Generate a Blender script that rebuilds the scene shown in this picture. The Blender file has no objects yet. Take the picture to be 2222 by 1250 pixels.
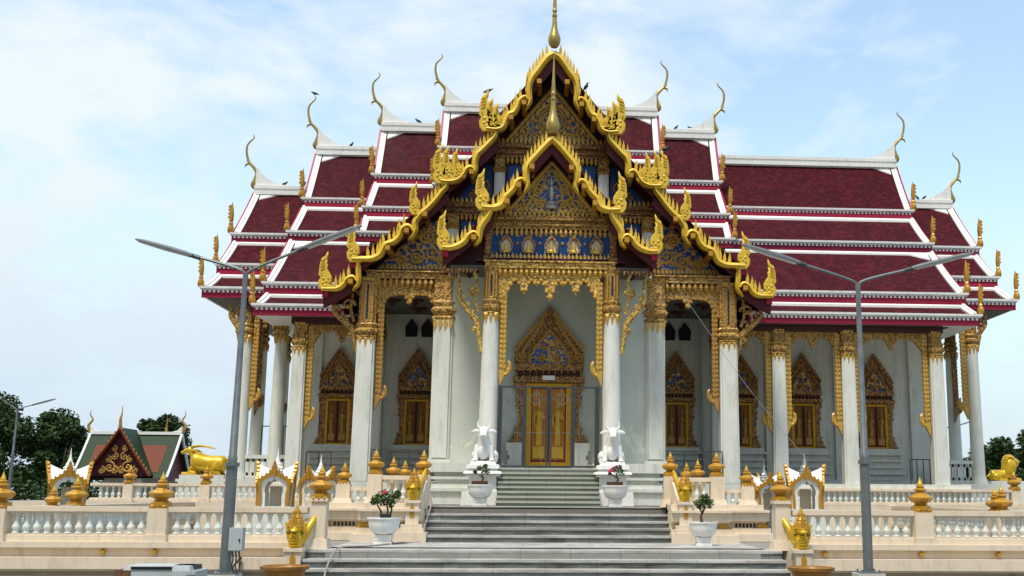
import bpy, bmesh, math, random
from mathutils import Vector, Matrix
rad = math.radians
PI = math.pi
sc = bpy.context.scene
C = sc.collection
rnd = random.Random(7)

# ------------------------------------------------------------------ camera
cd = bpy.data.cameras.new("camera")
cam = bpy.data.objects.new("camera", cd)
C.objects.link(cam)
sc.camera = cam
F_PX, XP = 2350.0, 1321.0                      # focal length and principal column measured on a 2222 px wide frame
cd.sensor_width = 36.0
cd.lens = F_PX / 2222.0 * 36.0
cd.shift_x = -(XP - 1111.0) / 2222.0
cd.clip_end = 3000.0
yaw, pitch, roll = rad(3.17), rad(10.72), rad(.36)
fw = Vector((math.sin(yaw) * math.cos(pitch), math.cos(yaw) * math.cos(pitch), math.sin(pitch)))
rt = Vector((math.cos(yaw), -math.sin(yaw), 0))
up = rt.cross(fw)
r2 = rt * math.cos(roll) + up * math.sin(roll)
u2 = up * math.cos(roll) - rt * math.sin(roll)
cam.matrix_world = Matrix(((r2.x, u2.x, -fw.x, 0), (r2.y, u2.y, -fw.y, 0), (r2.z, u2.z, -fw.z, 1.6), (0, 0, 0, 1)))

# ------------------------------------------------------------------ sky, sun, exposure
SUN_EL, SUN_AZ = rad(66), rad(205)             # azimuth from +Y clockwise: behind the camera, a little left
w = bpy.data.worlds.new("World")
sc.world = w
w.use_nodes = True
nt = w.node_tree
nt.nodes.clear()
def wn(t, **k):
    n = nt.nodes.new(t)
    for a, b in k.items():
        setattr(n, a, b)
    return n
L = nt.links.new
tc = wn('ShaderNodeTexCoord')
sky = wn('ShaderNodeTexSky', sky_type='NISHITA', sun_disc=False, sun_elevation=SUN_EL, sun_rotation=SUN_AZ, air_density=1.3, dust_density=1.2, ozone_density=2.0)
mp = wn('ShaderNodeMapping')
mp.inputs['Scale'].default_value = (1.0, 1.0, 2.2)
mp.inputs['Location'].default_value = (.35, .1, .12)
L(tc.outputs['Generated'], mp.inputs['Vector'])
n1 = wn('ShaderNodeTexNoise')
n1.inputs['Scale'].default_value = 5.4
n1.inputs['Detail'].default_value = 9
n1.inputs['Roughness'].default_value = .56
n1.inputs['Distortion'].default_value = .25
L(mp.outputs[0], n1.inputs['Vector'])
sp = wn('ShaderNodeSeparateXYZ')
L(tc.outputs['Generated'], sp.inputs[0])
dt = wn('ShaderNodeVectorMath', operation='DOT_PRODUCT')
dt.inputs[1].default_value = (-.24, .02, 0)
L(tc.outputs['Generated'], dt.inputs[0])
bias = wn('ShaderNodeMath', operation='ADD')    # thin overcast to the left, clearer to the right
L(dt.outputs['Value'], bias.inputs[0])
L(n1.outputs['Fac'], bias.inputs[1])
rp = wn('ShaderNodeValToRGB')
rp.color_ramp.elements[0].position = .40
rp.color_ramp.elements[0].color = (.12, .12, .12, 1)
rp.color_ramp.elements[1].position = .62
L(bias.outputs[0], rp.inputs[0])
mixc = wn('ShaderNodeMixRGB')
L(rp.outputs[0], mixc.inputs[0])
tint = wn('ShaderNodeMixRGB', blend_type='MULTIPLY')
tint.inputs[0].default_value = 1
tint.inputs[2].default_value = (2.3, 2.3, 2.15, 1)
L(sky.outputs[0], tint.inputs[1])
L(tint.outputs[0], mixc.inputs[1])
fb = wn('ShaderNodeMapRange', interpolation_type='SMOOTHSTEP')      # bright thin cloud ahead, unseen sky behind the viewer dimmed to darken the galleries
fb.inputs['From Min'].default_value = -.35
fb.inputs['From Max'].default_value = .25
L(sp.outputs[1], fb.inputs['Value'])
cc = wn('ShaderNodeMixRGB')
L(fb.outputs[0], cc.inputs[0])
cc.inputs[1].default_value = (2.0, 1.95, 1.8, 1)
cc.inputs[2].default_value = (7.5, 8.3, 8.7, 1)
L(cc.outputs[0], mixc.inputs[2])
hz = wn('ShaderNodeMapRange', interpolation_type='SMOOTHSTEP')      # pale haze low in the sky
hz.inputs['From Min'].default_value = .02
hz.inputs['From Max'].default_value = .30
hz.inputs['To Min'].default_value = .85
hz.inputs['To Max'].default_value = 0.0
L(sp.outputs[2], hz.inputs['Value'])
hm = wn('ShaderNodeMixRGB')
L(hz.outputs[0], hm.inputs[0])
L(mixc.outputs[0], hm.inputs[1])
hb = wn('ShaderNodeMixRGB')
L(fb.outputs[0], hb.inputs[0])
hb.inputs[1].default_value = (1.6, 1.6, 1.5, 1)  # low sky behind the viewer likewise dimmed to cut the fill light
hb.inputs[2].default_value = (5.5, 6.7, 7.9, 1)
L(hb.outputs[0], hm.inputs[2])
bg = wn('ShaderNodeBackground')
bg.inputs['Strength'].default_value = .10
L(hm.outputs[0], bg.inputs['Color'])
wo = wn('ShaderNodeOutputWorld')
L(bg.outputs[0], wo.inputs['Surface'])
sd = bpy.data.lights.new("sun", 'SUN')
sd.energy = 3.7
sd.angle = rad(14)
sd.color = (1, .95, .86)
so = bpy.data.objects.new("sun", sd)
C.objects.link(so)
so.rotation_euler = Vector((math.sin(SUN_AZ) * math.cos(SUN_EL), math.cos(SUN_AZ) * math.cos(SUN_EL), math.sin(SUN_EL))).to_track_quat('Z', 'Y').to_euler()
sc.view_settings.view_transform = 'Standard'
sc.view_settings.look = 'None'
sc.view_settings.exposure = 0.2
sc.view_settings.gamma = 1.0

# ------------------------------------------------------------------ materials
class NT:
    def __init__(s, name):
        s.m = bpy.data.materials.new(name)
        s.m.use_nodes = True
        s.t = s.m.node_tree
        s.b = s.t.nodes['Principled BSDF']
        s.co = s.n('ShaderNodeTexCoord').outputs['Object']
    def n(s, t, ins=None, **k):
        q = s.t.nodes.new(t)
        for a, b in k.items():
            setattr(q, a, b)
        for a, b in (ins or {}).items():
            if isinstance(b, bpy.types.NodeSocket):
                s.t.links.new(b, q.inputs[a])
            else:
                q.inputs[a].default_value = b
        return q
    def math(s, op, a, b=None, c=None):
        d = {0: a}
        if b is not None: d[1] = b
        if c is not None: d[2] = c
        return s.n('ShaderNodeMath', d, operation=op).outputs[0]
    def noise(s, scale, detail=6, rough=.6, vec=None, dist=0):
        return s.n('ShaderNodeTexNoise', {'Vector': vec or s.co, 'Scale': scale, 'Detail': detail, 'Roughness': rough, 'Distortion': dist}).outputs['Fac']
    def map(s, scale):
        return s.n('ShaderNodeMapping', {'Vector': s.co, 'Scale': scale}).outputs[0]
    def ramp(s, fac, stops, interp='LINEAR'):
        q = s.n('ShaderNodeValToRGB', {0: fac})
        q.color_ramp.interpolation = interp
        e = q.color_ramp.elements
        while len(e) < len(stops):
            e.new(.5)
        for x, (p, c) in zip(e, stops):
            x.position = p
            x.color = tuple(c) + (1,)
        return q.outputs[0]
    def mix(s, fac, a, b, mode='MIX'):
        q = s.n('ShaderNodeMixRGB', {0: fac}, blend_type=mode)
        for i, v in ((1, a), (2, b)):
            if isinstance(v, bpy.types.NodeSocket): s.t.links.new(v, q.inputs[i])
            else: q.inputs[i].default_value = tuple(v) + (1,)
        return q.outputs[0]
    def bump(s, h, st=.3, dist=.02):
        q = s.n('ShaderNodeBump', {'Height': h, 'Strength': st, 'Distance': dist})
        s.t.links.new(q.outputs[0], s.b.inputs['Normal'])
    def out(s, col, rough=.6, metal=0.0):
        if isinstance(col, bpy.types.NodeSocket): s.t.links.new(col, s.b.inputs['Base Color'])
        else: s.b.inputs['Base Color'].default_value = tuple(col) + (1,)
        if isinstance(rough, bpy.types.NodeSocket): s.t.links.new(rough, s.b.inputs['Roughness'])
        else: s.b.inputs['Roughness'].default_value = rough
        s.b.inputs['Metallic'].default_value = metal
        return s.m
def sc3(c, k):
    return tuple(min(1, x * k) for x in c)
def painted(name, col, rough=.55, var=.12, scale=2.5, dirt=None, dirt_amt=.25, metal=0.0, bump=.1, streak=False):
    t = NT(name)
    n = t.noise(scale, 8, .65)
    c = t.ramp(n, [(.3, sc3(col, 1 - var)), (.7, sc3(col, 1 + var * .6))])
    if dirt:
        v = t.map((2.2, 2.2, .35)) if streak else None
        d = t.noise(scale * 1.7, 9, .7, v, .4)
        f = t.ramp(d, [(.5, (0, 0, 0)), (.75, (dirt_amt,) * 3)])
        c = t.mix(f, c, dirt)
    t.bump(t.noise(scale * 14, 5, .6), bump, .01)
    t.b.inputs['Specular IOR Level'].default_value = .5 if metal else .25
    return t.out(c, rough, metal)
def carved(name, hi, lo, under, scale, metal=.35, rough=.38, blue=None):
    """gilded carving: raised curling gold over a lacquer ground"""
    t = NT(name)
    dv = t.n('ShaderNodeTexNoise', {'Vector': t.co, 'Scale': scale * .55, 'Detail': 2}).outputs['Color']
    vv = t.n('ShaderNodeMixRGB', {0: .16, 1: t.co, 2: dv}, blend_type='ADD').outputs[0]
    vo = t.n('ShaderNodeTexVoronoi', {'Vector': vv, 'Scale': scale}, feature='F1').outputs['Distance']
    wv = t.n('ShaderNodeTexWave', {'Vector': vv, 'Scale': scale * .55, 'Distortion': 7, 'Detail': 2, 'Detail Scale': 1.4}, wave_type='RINGS').outputs['Fac']
    h = t.math('ADD', t.math('MULTIPLY', wv, .6), t.math('SUBTRACT', .55, t.math('MULTIPLY', vo, .7)))
    c = t.ramp(h, [(.22, under), (.36, lo), (.62, hi), (.95, sc3(hi, 1.15))])
    if blue:
        f = t.ramp(t.noise(scale * .5, 2), [(.40, (0, 0, 0)), (.46, (1, 1, 1))])
        f2 = t.ramp(h, [(.42, (1, 1, 1)), (.52, (0, 0, 0))])
        c = t.mix(t.mix(1.0, f, f2, 'MULTIPLY'), c, blue)
    t.bump(h, .6, .025)
    return t.out(c, rough, metal)

def tile_mat():
    t = NT('glazed_roof_tile')
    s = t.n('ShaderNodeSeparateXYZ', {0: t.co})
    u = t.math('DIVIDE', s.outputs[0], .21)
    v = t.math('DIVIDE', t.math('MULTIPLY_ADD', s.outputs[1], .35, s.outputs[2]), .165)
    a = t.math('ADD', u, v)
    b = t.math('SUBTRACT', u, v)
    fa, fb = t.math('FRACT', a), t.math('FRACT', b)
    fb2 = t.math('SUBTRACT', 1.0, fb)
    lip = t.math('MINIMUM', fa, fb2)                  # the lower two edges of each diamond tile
    idv = t.n('ShaderNodeCombineXYZ', {0: t.math('FLOOR', a), 1: t.math('FLOOR', b)}).outputs[0]
    rv = t.n('ShaderNodeTexWhiteNoise', {0: idv}).outputs['Value']
    c = t.ramp(rv, [(0, (.036, .0030, .0055)), (.6, (.058, .0045, .0085)), (1, (.088, .008, .013))])
    c = t.mix(t.ramp(lip, [(.04, (1, 1, 1)), (.16, (0, 0, 0))]), c, (.018, .006, .007))
    c = t.mix(t.ramp(lip, [(.16, (0, 0, 0)), (.24, (.38,) * 3), (.36, (0, 0, 0))]), c, (.17, .03, .04))  # highlight along each tile lip, put into the colour
    c = t.mix(t.ramp(t.noise(1.2, 9, .72, t.map((2.6, .5, .22)), .4), [(.5, (0, 0, 0)), (.72, (.55,) * 3)]), c, (.022, .004, .006))
    c = t.mix(t.ramp(t.noise(3.1, 6, .7, t.map((1.0, 1.0, 1.0)), .2), [(.62, (0, 0, 0)), (.74, (.30,) * 3)]), c, (.14, .05, .05))
    c = t.mix(t.ramp(t.noise(.7, 8, .7), [(.45, (0, 0, 0)), (.8, (.25, .25, .25))]), c, (.035, .010, .010))
    t.bump(t.math('SUBTRACT', 1.0, lip), .5, .03)
    t.b.inputs['Specular IOR Level'].default_value = .04
    return t.out(c, t.ramp(t.noise(1.3, 4), [(.3, (.45,) * 3), (.7, (.65,) * 3)]))

def stone(name, col, dark, amt, green=None):
    t = NT(name)
    st = t.noise(1.6, 10, .72, t.map((.8, 1.2, 5.0)), .3)
    c = t.ramp(t.noise(9, 7, .7), [(.3, sc3(col, .82)), (.7, sc3(col, 1.08))])
    c = t.mix(t.ramp(st, [(.42, (0, 0, 0)), (.66, (amt,) * 3)]), c, dark)
    if green:
        c = t.mix(t.ramp(t.noise(.9, 6), [(.3, (.35,) * 3), (.65, (.85,) * 3)]), c, green)
    bl = t.n('ShaderNodeTexBrick', {'Vector': t.n('ShaderNodeMapping', {'Vector': t.co, 'Scale': (1, 1, 0)}).outputs[0], 'Color1': (1, 1, 1, 1), 'Color2': (.9, .9, .92, 1), 'Mortar': (.45, .43, .4, 1), 'Scale': 1.0, 'Mortar Size': .006, 'Brick Width': .9, 'Row Height': .9}).outputs[0]
    c = t.mix(.8, c, bl, 'MULTIPLY')
    t.bump(t.noise(30, 5), .12, .006)
    return t.out(c, .55)

M = {}
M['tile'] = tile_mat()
M['white'] = painted('white_plaster', (.66, .67, .60), .6, .07, 1.4, (.30, .28, .20), .55, streak=True)
def wall_mat():
    t = NT('wall_plaster')
    c = t.ramp(t.noise(.8, 8, .65), [(.3, (.50, .535, .45)), (.7, (.575, .60, .51))])
    st = t.noise(2.2, 9, .7, t.map((3.0, 3.0, .22)), .3)
    c = t.mix(t.ramp(st, [(.52, (0, 0, 0)), (.78, (.35,) * 3)]), c, (.33, .34, .27))
    s_ = t.n('ShaderNodeSeparateXYZ', {0: t.co})
    low = t.n('ShaderNodeMapRange', {0: s_.outputs[2], 1: 2.4, 2: 4.2, 3: 1.0, 4: 0.0}).outputs[0]
    pa = t.ramp(t.noise(1.5, 3, .5, None, 1.2), [(.585, (0, 0, 0)), (.60, (1, 1, 1))])
    c = t.mix(t.math('MULTIPLY', pa, t.math('MULTIPLY', low, .8)), c, (.74, .74, .62))   # filled and repainted patches low on the wall
    t.bump(t.noise(20, 5), .12, .01)
    return t.out(c, .6)
M['wall'] = wall_mat()
M['trim'] = painted('white_roof_trim', (.78, .78, .74), .5, .06, 3, (.28, .26, .21), .35, streak=True)
M['eave'] = painted('grey_eave_moulding', (.70, .72, .69), .5, .08, 4, (.22, .21, .19), .45)
M['red'] = painted('crimson_trim', (.33, .012, .045), .45, .15, 4, (.16, .02, .03), .3)
M['maroon'] = painted('maroon_timber', (.085, .010, .016), .5, .2, 3)
M['darkred'] = painted('dark_lacquer', (.055, .016, .012), .5, .25, 5)
M['yellow'] = painted('gilt_yellow_paint', (.71, .47, .036), .42, .14, 6, (.30, .15, .014), .5, metal=.12, bump=.6)
M['ochre'] = painted('ochre_gold_paint', (.50, .255, .022), .36, .14, 7, (.24, .09, .012), .4, metal=.22, bump=.15)
M['goldtip'] = painted('bright_gold', (.78, .52, .06), .25, .1, 7, metal=.5)
M['spire'] = painted('aged_gold_leaf', (.42, .30, .075), .36, .2, 4, (.12, .09, .03), .5, metal=.45)
M['statue'] = painted('gold_statue_paint', (.66, .42, .02), .28, .1, 3, (.35, .17, .01), .35, metal=.35)
M['gilt'] = carved('carved_gilt', (.50, .30, .06), (.31, .165, .034), (.15, .062, .02), 14, .2)
M['giltb'] = carved('carved_gilt_bright', (.64, .42, .09), (.44, .26, .045), (.22, .10, .026), 12, .2)
M['giltd'] = carved('carved_gilt_brown', (.40, .205, .045), (.23, .10, .024), (.085, .026, .014), 15, .15)
M['giltblue'] = carved('carved_gilt_on_blue_glass', (.50, .30, .07), (.20, .10, .025), (.02, .03, .08), 8, .3, .35, (.015, .085, .30))
M['relief'] = painted('gold_leaf_relief', (.58, .345, .055), .36, .18, 14, (.22, .09, .015), .5, metal=.15, bump=.3)
M['reliefd'] = painted('dull_gold_relief', (.42, .225, .038), .42, .2, 14, (.16, .07, .02), .5, metal=.1, bump=.3)
M['blue'] = painted('blue_glass_mosaic', (.014, .080, .26), .25, .5, 22, (.01, .02, .08), .8, bump=.4)
M['navy'] = painted('dark_blue_glass', (.010, .020, .066), .2, .5, 20, (.01, .045, .16), .6)
M['cream'] = painted('cream_paint', (.71, .60, .45), .6, .07, 1.8, (.33, .27, .19), .5, streak=True)
M['creamd'] = painted('tan_paint', (.50, .41, .29), .65, .08, 1.8, (.3, .22, .14), .3, streak=True)
M['balwhite'] = painted('white_baluster_paint', (.69, .72, .66), .5, .06, 6, (.3, .3, .26), .3)
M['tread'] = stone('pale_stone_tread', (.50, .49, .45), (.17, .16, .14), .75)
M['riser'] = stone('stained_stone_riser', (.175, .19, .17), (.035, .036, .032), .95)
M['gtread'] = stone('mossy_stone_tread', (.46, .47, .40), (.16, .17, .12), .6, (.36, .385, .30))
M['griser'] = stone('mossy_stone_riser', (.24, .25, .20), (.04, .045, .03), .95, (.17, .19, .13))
M['paving'] = stone('concrete_paving', (.17, .165, .15), (.15, .14, .12), .5)
M['floor'] = stone('terrace_stone', (.27, .26, .235), (.25, .24, .21), .5)
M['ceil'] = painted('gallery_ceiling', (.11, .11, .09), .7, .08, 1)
M['lead'] = painted('door_red', (.22, .008, .014), .4, .15, 4)
M['doorgold'] = painted('door_gold', (.66, .40, .03), .4, .15, 8, (.36, .15, .01), .4, metal=.15)
M['doorpanel'] = painted('door_panel_bronze', (.46, .19, .02), .42, .2, 9, (.24, .07, .012), .5)
M['bronze'] = painted('window_panel_bronze', (.24, .095, .016), .42, .25, 9, (.12, .035, .01), .6)
M['shutter'] = painted('shutter_brown', (.12, .028, .010), .45, .25, 9, (.06, .012, .008), .5)
M['shade'] = painted('gallery_dark_sheet', (.13, .13, .115), .7, .1, 2)  # kept dark so the hidden gallery floors bounce little light
M['frame'] = painted('yellow_door_frame', (.62, .33, .015), .4, .1, 4)
M['dark'] = painted('dark_opening', (.012, .014, .016), .4, .2, 4)
M['steel'] = painted('galvanised_steel', (.17, .19, .19), .45, .2, 5, (.08, .075, .07), .5, metal=.4)
M['steeld'] = painted('dark_steel', (.055, .062, .065), .45, .2, 5, metal=.4)
M['lampglass'] = painted('lamp_lens', (.55, .55, .5), .3, .05, 5)
M['concrete'] = painted('concrete_footing', (.5, .49, .46), .8, .12, 4, (.2, .18, .15), .5)
M['boxgrey'] = painted('grey_enamel_cabinet', (.42, .46, .45), .45, .08, 3, (.2, .15, .1), .5)
M['rust'] = painted('rusted_metal', (.14, .075, .04), .8, .35, 7, (.04, .03, .025), .6)
M['brown'] = painted('brown_glazed_pot', (.33, .155, .03), .35, .2, 5, (.15, .06, .02), .5)
M['soil'] = painted('potting_soil', (.035, .022, .015), .9, .3, 9)
M['leaf'] = painted('leaf_green', (.055, .11, .025), .5, .45, 8, (.10, .15, .03), .7)
M['leafd'] = painted('tree_leaf', (.026, .058, .010), .6, .6, .9, (.070, .105, .018), .75)
M['bark'] = painted('bark', (.10, .075, .055), .85, .3, 8)
M['flower'] = painted('pink_flower', (.55, .04, .10), .5, .2, 8)
M['bird'] = painted('black_feather', (.018, .018, .022), .5, .2, 8)
M['green_tile'] = painted('green_roof_tile', (.010, .034, .011), .6, .3, 9, (.03, .05, .03), .5)
M['orange_tile'] = painted('orange_roof_tile', (.15, .026, .006), .6, .35, 12, (.09, .02, .01), .6)
M['rope'] = painted('grey_hose', (.32, .27, .24), .7, .15, 6)
M['wire'] = painted('pale_wire', (.25, .26, .28), .5, .1, 6)
M['grass'] = painted('grass_ground', (.07, .10, .03), .9, .35, .4)
M['silver'] = painted('mirror_mosaic', (.42, .44, .42), .2, .4, 25, (.1, .1, .12), .7, metal=.5)

# ------------------------------------------------------------------ mesh helpers
SPLIT = dict(roof_tiles=.01, eave_moulding=.02, white_trim=.02, red_trim=.02, purlin_end=.02, pilaster=.02, base_moulding=.02, corner_pier=.05, porch_base=.05, gallery_floor=.02, gallery_dark_sheet=.02, ceiling_boss=.01, wing_beam=.02, end_beam=.02, jamb=.03, plinth=.03, window_plinth=.03, high_opening=.01, gallery_parapet=.25, stud=.03, corner_leaf=.03, flower=.01, post=.05, ceiling=.05, raised_panel=.01)
class MB:
    def __init__(s):
        s.v, s.f = [], []
    def add(s, vs, fs):
        o = len(s.v)
        s.v += [tuple(p) for p in vs]
        s.f += [tuple(i + o for i in f) for f in fs]
        return s
    def box(s, x0, x1, y0, y1, z0, z1, tp=0.0):
        """box; tp insets the top"""
        a = [(x0, y0, z0), (x1, y0, z0), (x1, y1, z0), (x0, y1, z0), (x0 + tp, y0 + tp, z1), (x1 - tp, y0 + tp, z1), (x1 - tp, y1 - tp, z1), (x0 + tp, y1 - tp, z1)]
        return s.add(a, [(3, 2, 1, 0), (4, 5, 6, 7), (0, 1, 5, 4), (1, 2, 6, 5), (2, 3, 7, 6), (3, 0, 4, 7)])
    def prism(s, poly, y0, y1):
        """polygon in X-Z pushed from y0 to y1"""
        ar = sum(poly[i][0] * poly[(i + 1) % len(poly)][1] - poly[(i + 1) % len(poly)][0] * poly[i][1] for i in range(len(poly)))
        if ar < 0: poly = poly[::-1]
        n = len(poly)
        vs = [(x, y0, z) for x, z in poly] + [(x, y1, z) for x, z in poly]
        fs = [tuple(range(n)), tuple(range(2 * n - 1, n - 1, -1))] + [(i + n, (i + 1) % n + n, (i + 1) % n, i) for i in range(n)]
        return s.add(vs, fs)
    def xprism(s, poly, x0, x1):
        """polygon in Y-Z pushed from x0 to x1"""
        ar = sum(poly[i][0] * poly[(i + 1) % len(poly)][1] - poly[(i + 1) % len(poly)][0] * poly[i][1] for i in range(len(poly)))
        if ar < 0: poly = poly[::-1]
        n = len(poly)
        vs = [(x0, y, z) for y, z in poly] + [(x1, y, z) for y, z in poly]
        fs = [tuple(range(n - 1, -1, -1)), tuple(range(n, 2 * n))] + [(i, (i + 1) % n, (i + 1) % n + n, i + n) for i in range(n)]
        return s.add(vs, fs)
    def tube(s, path, rr, n=8, flat=None):
        P = [Vector(p) for p in path]
        if not hasattr(rr, '__len__'): rr = [rr] * len(P)
        T = [(P[min(i + 1, len(P) - 1)] - P[max(i - 1, 0)]).normalized() for i in range(len(P))]
        ref = Vector((0, 1, 0)) if abs(T[0].y) < .9 else Vector((1, 0, 0))
        vs = []
        for p, t, r in zip(P, T, rr):
            a = ref - t * ref.dot(t)
            if a.length < 1e-4: a = Vector((1, 0, 0)) - t * t.x
            a.normalize()
            b = t.cross(a)
            for k in range(n):
                q = 2 * PI * k / n
                vs.append(p + a * (r * math.cos(q) * (flat or 1)) + b * (r * math.sin(q)))
        m = len(P)
        fs = [(i * n + k, i * n + (k + 1) % n, (i + 1) * n + (k + 1) % n, (i + 1) * n + k) for i in range(m - 1) for k in range(n)]
        fs += [tuple(range(n - 1, -1, -1)), tuple((m - 1) * n + k for k in range(n))]
        return s.add(vs, fs)
    def lathe(s, cx, cy, prof, n=16, rot=0.0, sx=1, sy=1):
        vs = []
        for r, z in prof:
            for k in range(n):
                q = rot + 2 * PI * k / n
                vs.append((cx + r * sx * math.cos(q), cy + r * sy * math.sin(q), z))
        m = len(prof)
        fs = [(i * n + k, i * n + (k + 1) % n, (i + 1) * n + (k + 1) % n, (i + 1) * n + k) for i in range(m - 1) for k in range(n)]
        fs += [tuple(range(n - 1, -1, -1)), tuple((m - 1) * n + k for k in range(n))]
        return s.add(vs, fs)
    def sq(s, cx, cy, prof, ch=.25):
        """square shaft with notched corners; prof = (half width, z)"""
        vs = []
        for r, z in prof:
            c = r * (1 - ch)
            ring = [(r, -c), (r, c), (c * 1.04, c * 1.04), (c, r), (-c, r), (-c * 1.04, c * 1.04), (-r, c), (-r, -c), (-c * 1.04, -c * 1.04), (-c, -r), (c, -r), (c * 1.04, -c * 1.04)]
            vs += [(cx + x, cy + y, z) for x, y in ring]
        n, m = 12, len(prof)
        fs = [(i * n + k, i * n + (k + 1) % n, (i + 1) * n + (k + 1) % n, (i + 1) * n + k) for i in range(m - 1) for k in range(n)]
        fs += [tuple(range(n - 1, -1, -1)), tuple((m - 1) * n + k for k in range(n))]
        return s.add(vs, fs)
    def ball(s, c, r, n=12, m=8):
        if not hasattr(r, '__len__'): r = (r, r, r)
        vs = [(c[0], c[1], c[2] - r[2])]
        for i in range(1, m):
            a = -PI / 2 + PI * i / m
            for k in range(n):
                q = 2 * PI * k / n
                vs.append((c[0] + r[0] * math.cos(a) * math.cos(q), c[1] + r[1] * math.cos(a) * math.sin(q), c[2] + r[2] * math.sin(a)))
        vs.append((c[0], c[1], c[2] + r[2]))
        fs = [(0, 1 + (k + 1) % n, 1 + k) for k in range(n)]
        fs += [(1 + i * n + k, 1 + i * n + (k + 1) % n, 1 + (i + 1) * n + (k + 1) % n, 1 + (i + 1) * n + k) for i in range(m - 2) for k in range(n)]
        e = len(vs) - 1
        fs += [(e, 1 + (m - 2) * n + k, 1 + (m - 2) * n + (k + 1) % n) for k in range(n)]
        return s.add(vs, fs)
    def ribbon(s, pts, y, th, sgn=1):
        """moulded board along a line in X-Z (x, z, half width) with its face towards -Y"""
        prof = [(-1, th), (-1, .25 * th), (-.8, 0), (-.3, -.1 * th), (-.15, -.42 * th), (.3, -.5 * th), (.45, -.1 * th), (.8, 0), (1, .25 * th), (1, th)]
        P = [Vector((sgn * a, b)) for a, b, c in pts]
        vs = []
        for i, p in enumerate(P):
            t = (P[min(i + 1, len(P) - 1)] - P[max(i - 1, 0)]).normalized()
            nx, nz = -t.y * sgn, t.x * sgn
            for a, d in prof:
                vs.append((p.x + nx * a * pts[i][2], y + d, p.y + nz * a * pts[i][2]))
        n, m = len(prof), len(P)
        fs = []
        for i in range(m - 1):
            for k in range(n):
                q = (i * n + k, i * n + (k + 1) % n, (i + 1) * n + (k + 1) % n, (i + 1) * n + k)
                fs.append(q)
        fs += [tuple(range(n)), tuple((m - 1) * n + k for k in range(n))]
        return s.add(vs, fs)
    def moved(s, fn):
        s.v = [tuple(fn(*p)) for p in s.v]
        return s
    def clusters(s, gap):
        """pieces that do not touch, each to become an object of its own"""
        par = list(range(len(s.v)))
        def find(i):
            while par[i] != i:
                par[i] = par[par[i]]
                i = par[i]
            return i
        for f in s.f:
            a = find(f[0])
            for i in f[1:]:
                par[find(i)] = a
        isl = {}
        for i in range(len(s.v)):
            isl.setdefault(find(i), []).append(i)
        B = []
        for r, ids in isl.items():
            B.append([r, [min(s.v[i][k] for i in ids) - gap / 2 for k in range(3)], [max(s.v[i][k] for i in ids) + gap / 2 for k in range(3)]])
        g = list(range(len(B)))
        def gf(i):
            while g[i] != i:
                i = g[i]
            return i
        for i in range(len(B)):
            for j in range(i):
                if all(B[i][1][k] <= B[j][2][k] and B[j][1][k] <= B[i][2][k] for k in range(3)):
                    g[gf(i)] = gf(j)
        owner = {B[i][0]: gf(i) for i in range(len(B))}
        out = {}
        for f in s.f:
            out.setdefault(owner[find(f[0])], []).append(f)
        res = []
        for fs in out.values():
            q = MB()
            ids = sorted({i for f in fs for i in f})
            mp_ = {i: k for k, i in enumerate(ids)}
            q.v = [s.v[i] for i in ids]
            q.f = [tuple(mp_[i] for i in f) for f in fs]
            res.append(q)
        return res
    def build(s, name, m, parent=None, smooth=False, kind=None):
        if name in SPLIT:
            q = s.clusters(SPLIT[name])
            if len(q) > 1:
                return [x._build(name, m, parent, smooth, kind) for x in q][0]
        return s._build(name, m, parent, smooth, kind)
    def _build(s, name, m, parent=None, smooth=False, kind=None):
        me = bpy.data.meshes.new(name)
        me.from_pydata(s.v, [], s.f)
        bm = bmesh.new()
        bm.from_mesh(me)
        bmesh.ops.recalc_face_normals(bm, faces=bm.faces)
        bm.to_mesh(me)
        bm.free()
        me.materials.append(M[m])
        if smooth:
            me.polygons.foreach_set('use_smooth', [True] * len(me.polygons))
            me.set_sharp_from_angle(angle=rad(38))
        o = bpy.data.objects.new(name, me)
        C.objects.link(o)
        if parent:
            o.parent = parent
        if kind: o['kind'] = kind
        return o
def tag(o, label, cat, group=None, kind=None):
    o['label'] = label
    o['category'] = cat
    if group: o['group'] = group
    if kind: o['kind'] = kind
    return o
def thing(name, label, cat, loc=(0, 0, 0), group=None, rz=0.0):
    """an Empty at the base; its parts are built in coordinates local to it"""
    o = bpy.data.objects.new(name, None)
    C.objects.link(o)
    o.location = loc
    o.rotation_euler = (0, 0, rz)
    o.empty_display_size = .2
    return tag(o, label, cat, group)
def copy_tree(o, parent=None):
    c = o.copy()
    C.objects.link(c)
    c.parent = parent
    for ch in list(o.children):
        copy_tree(ch, c)
    return c
def struct(name, mb, m, smooth=False):
    o = mb.build(name, m, None, smooth)
    o['kind'] = 'structure'
    return o
def interp(pts, k=6):
    """Catmull-Rom through tuples"""
    out = []
    for i in range(len(pts) - 1):
        p0, p1, p2, p3 = pts[max(i - 1, 0)], pts[i], pts[i + 1], pts[min(i + 2, len(pts) - 1)]
        for j in range(k):
            t = j / k
            out.append(tuple(.5 * (2 * b + (c - a) * t + (2 * a - 5 * b + 4 * c - d) * t * t + (3 * b - a - 3 * c + d) * t ** 3) for a, b, c, d in zip(p0, p1, p2, p3)))
    out.append(tuple(pts[-1]))
    return out
FLAME = [(-.30, 0), (.30, 0), (.40, .30), (.22, .58), (-.02, .80), (-.22, 1.0), (-.20, .76), (-.38, .50), (-.40, .25)]
def flame(mb, x, z, y, wd, ht, th, sgn=1, lean=0.0):
    mb.prism([(x + sgn * (a * wd + b * lean * ht), z + b * ht) for a, b in FLAME], y, y + th)
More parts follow.
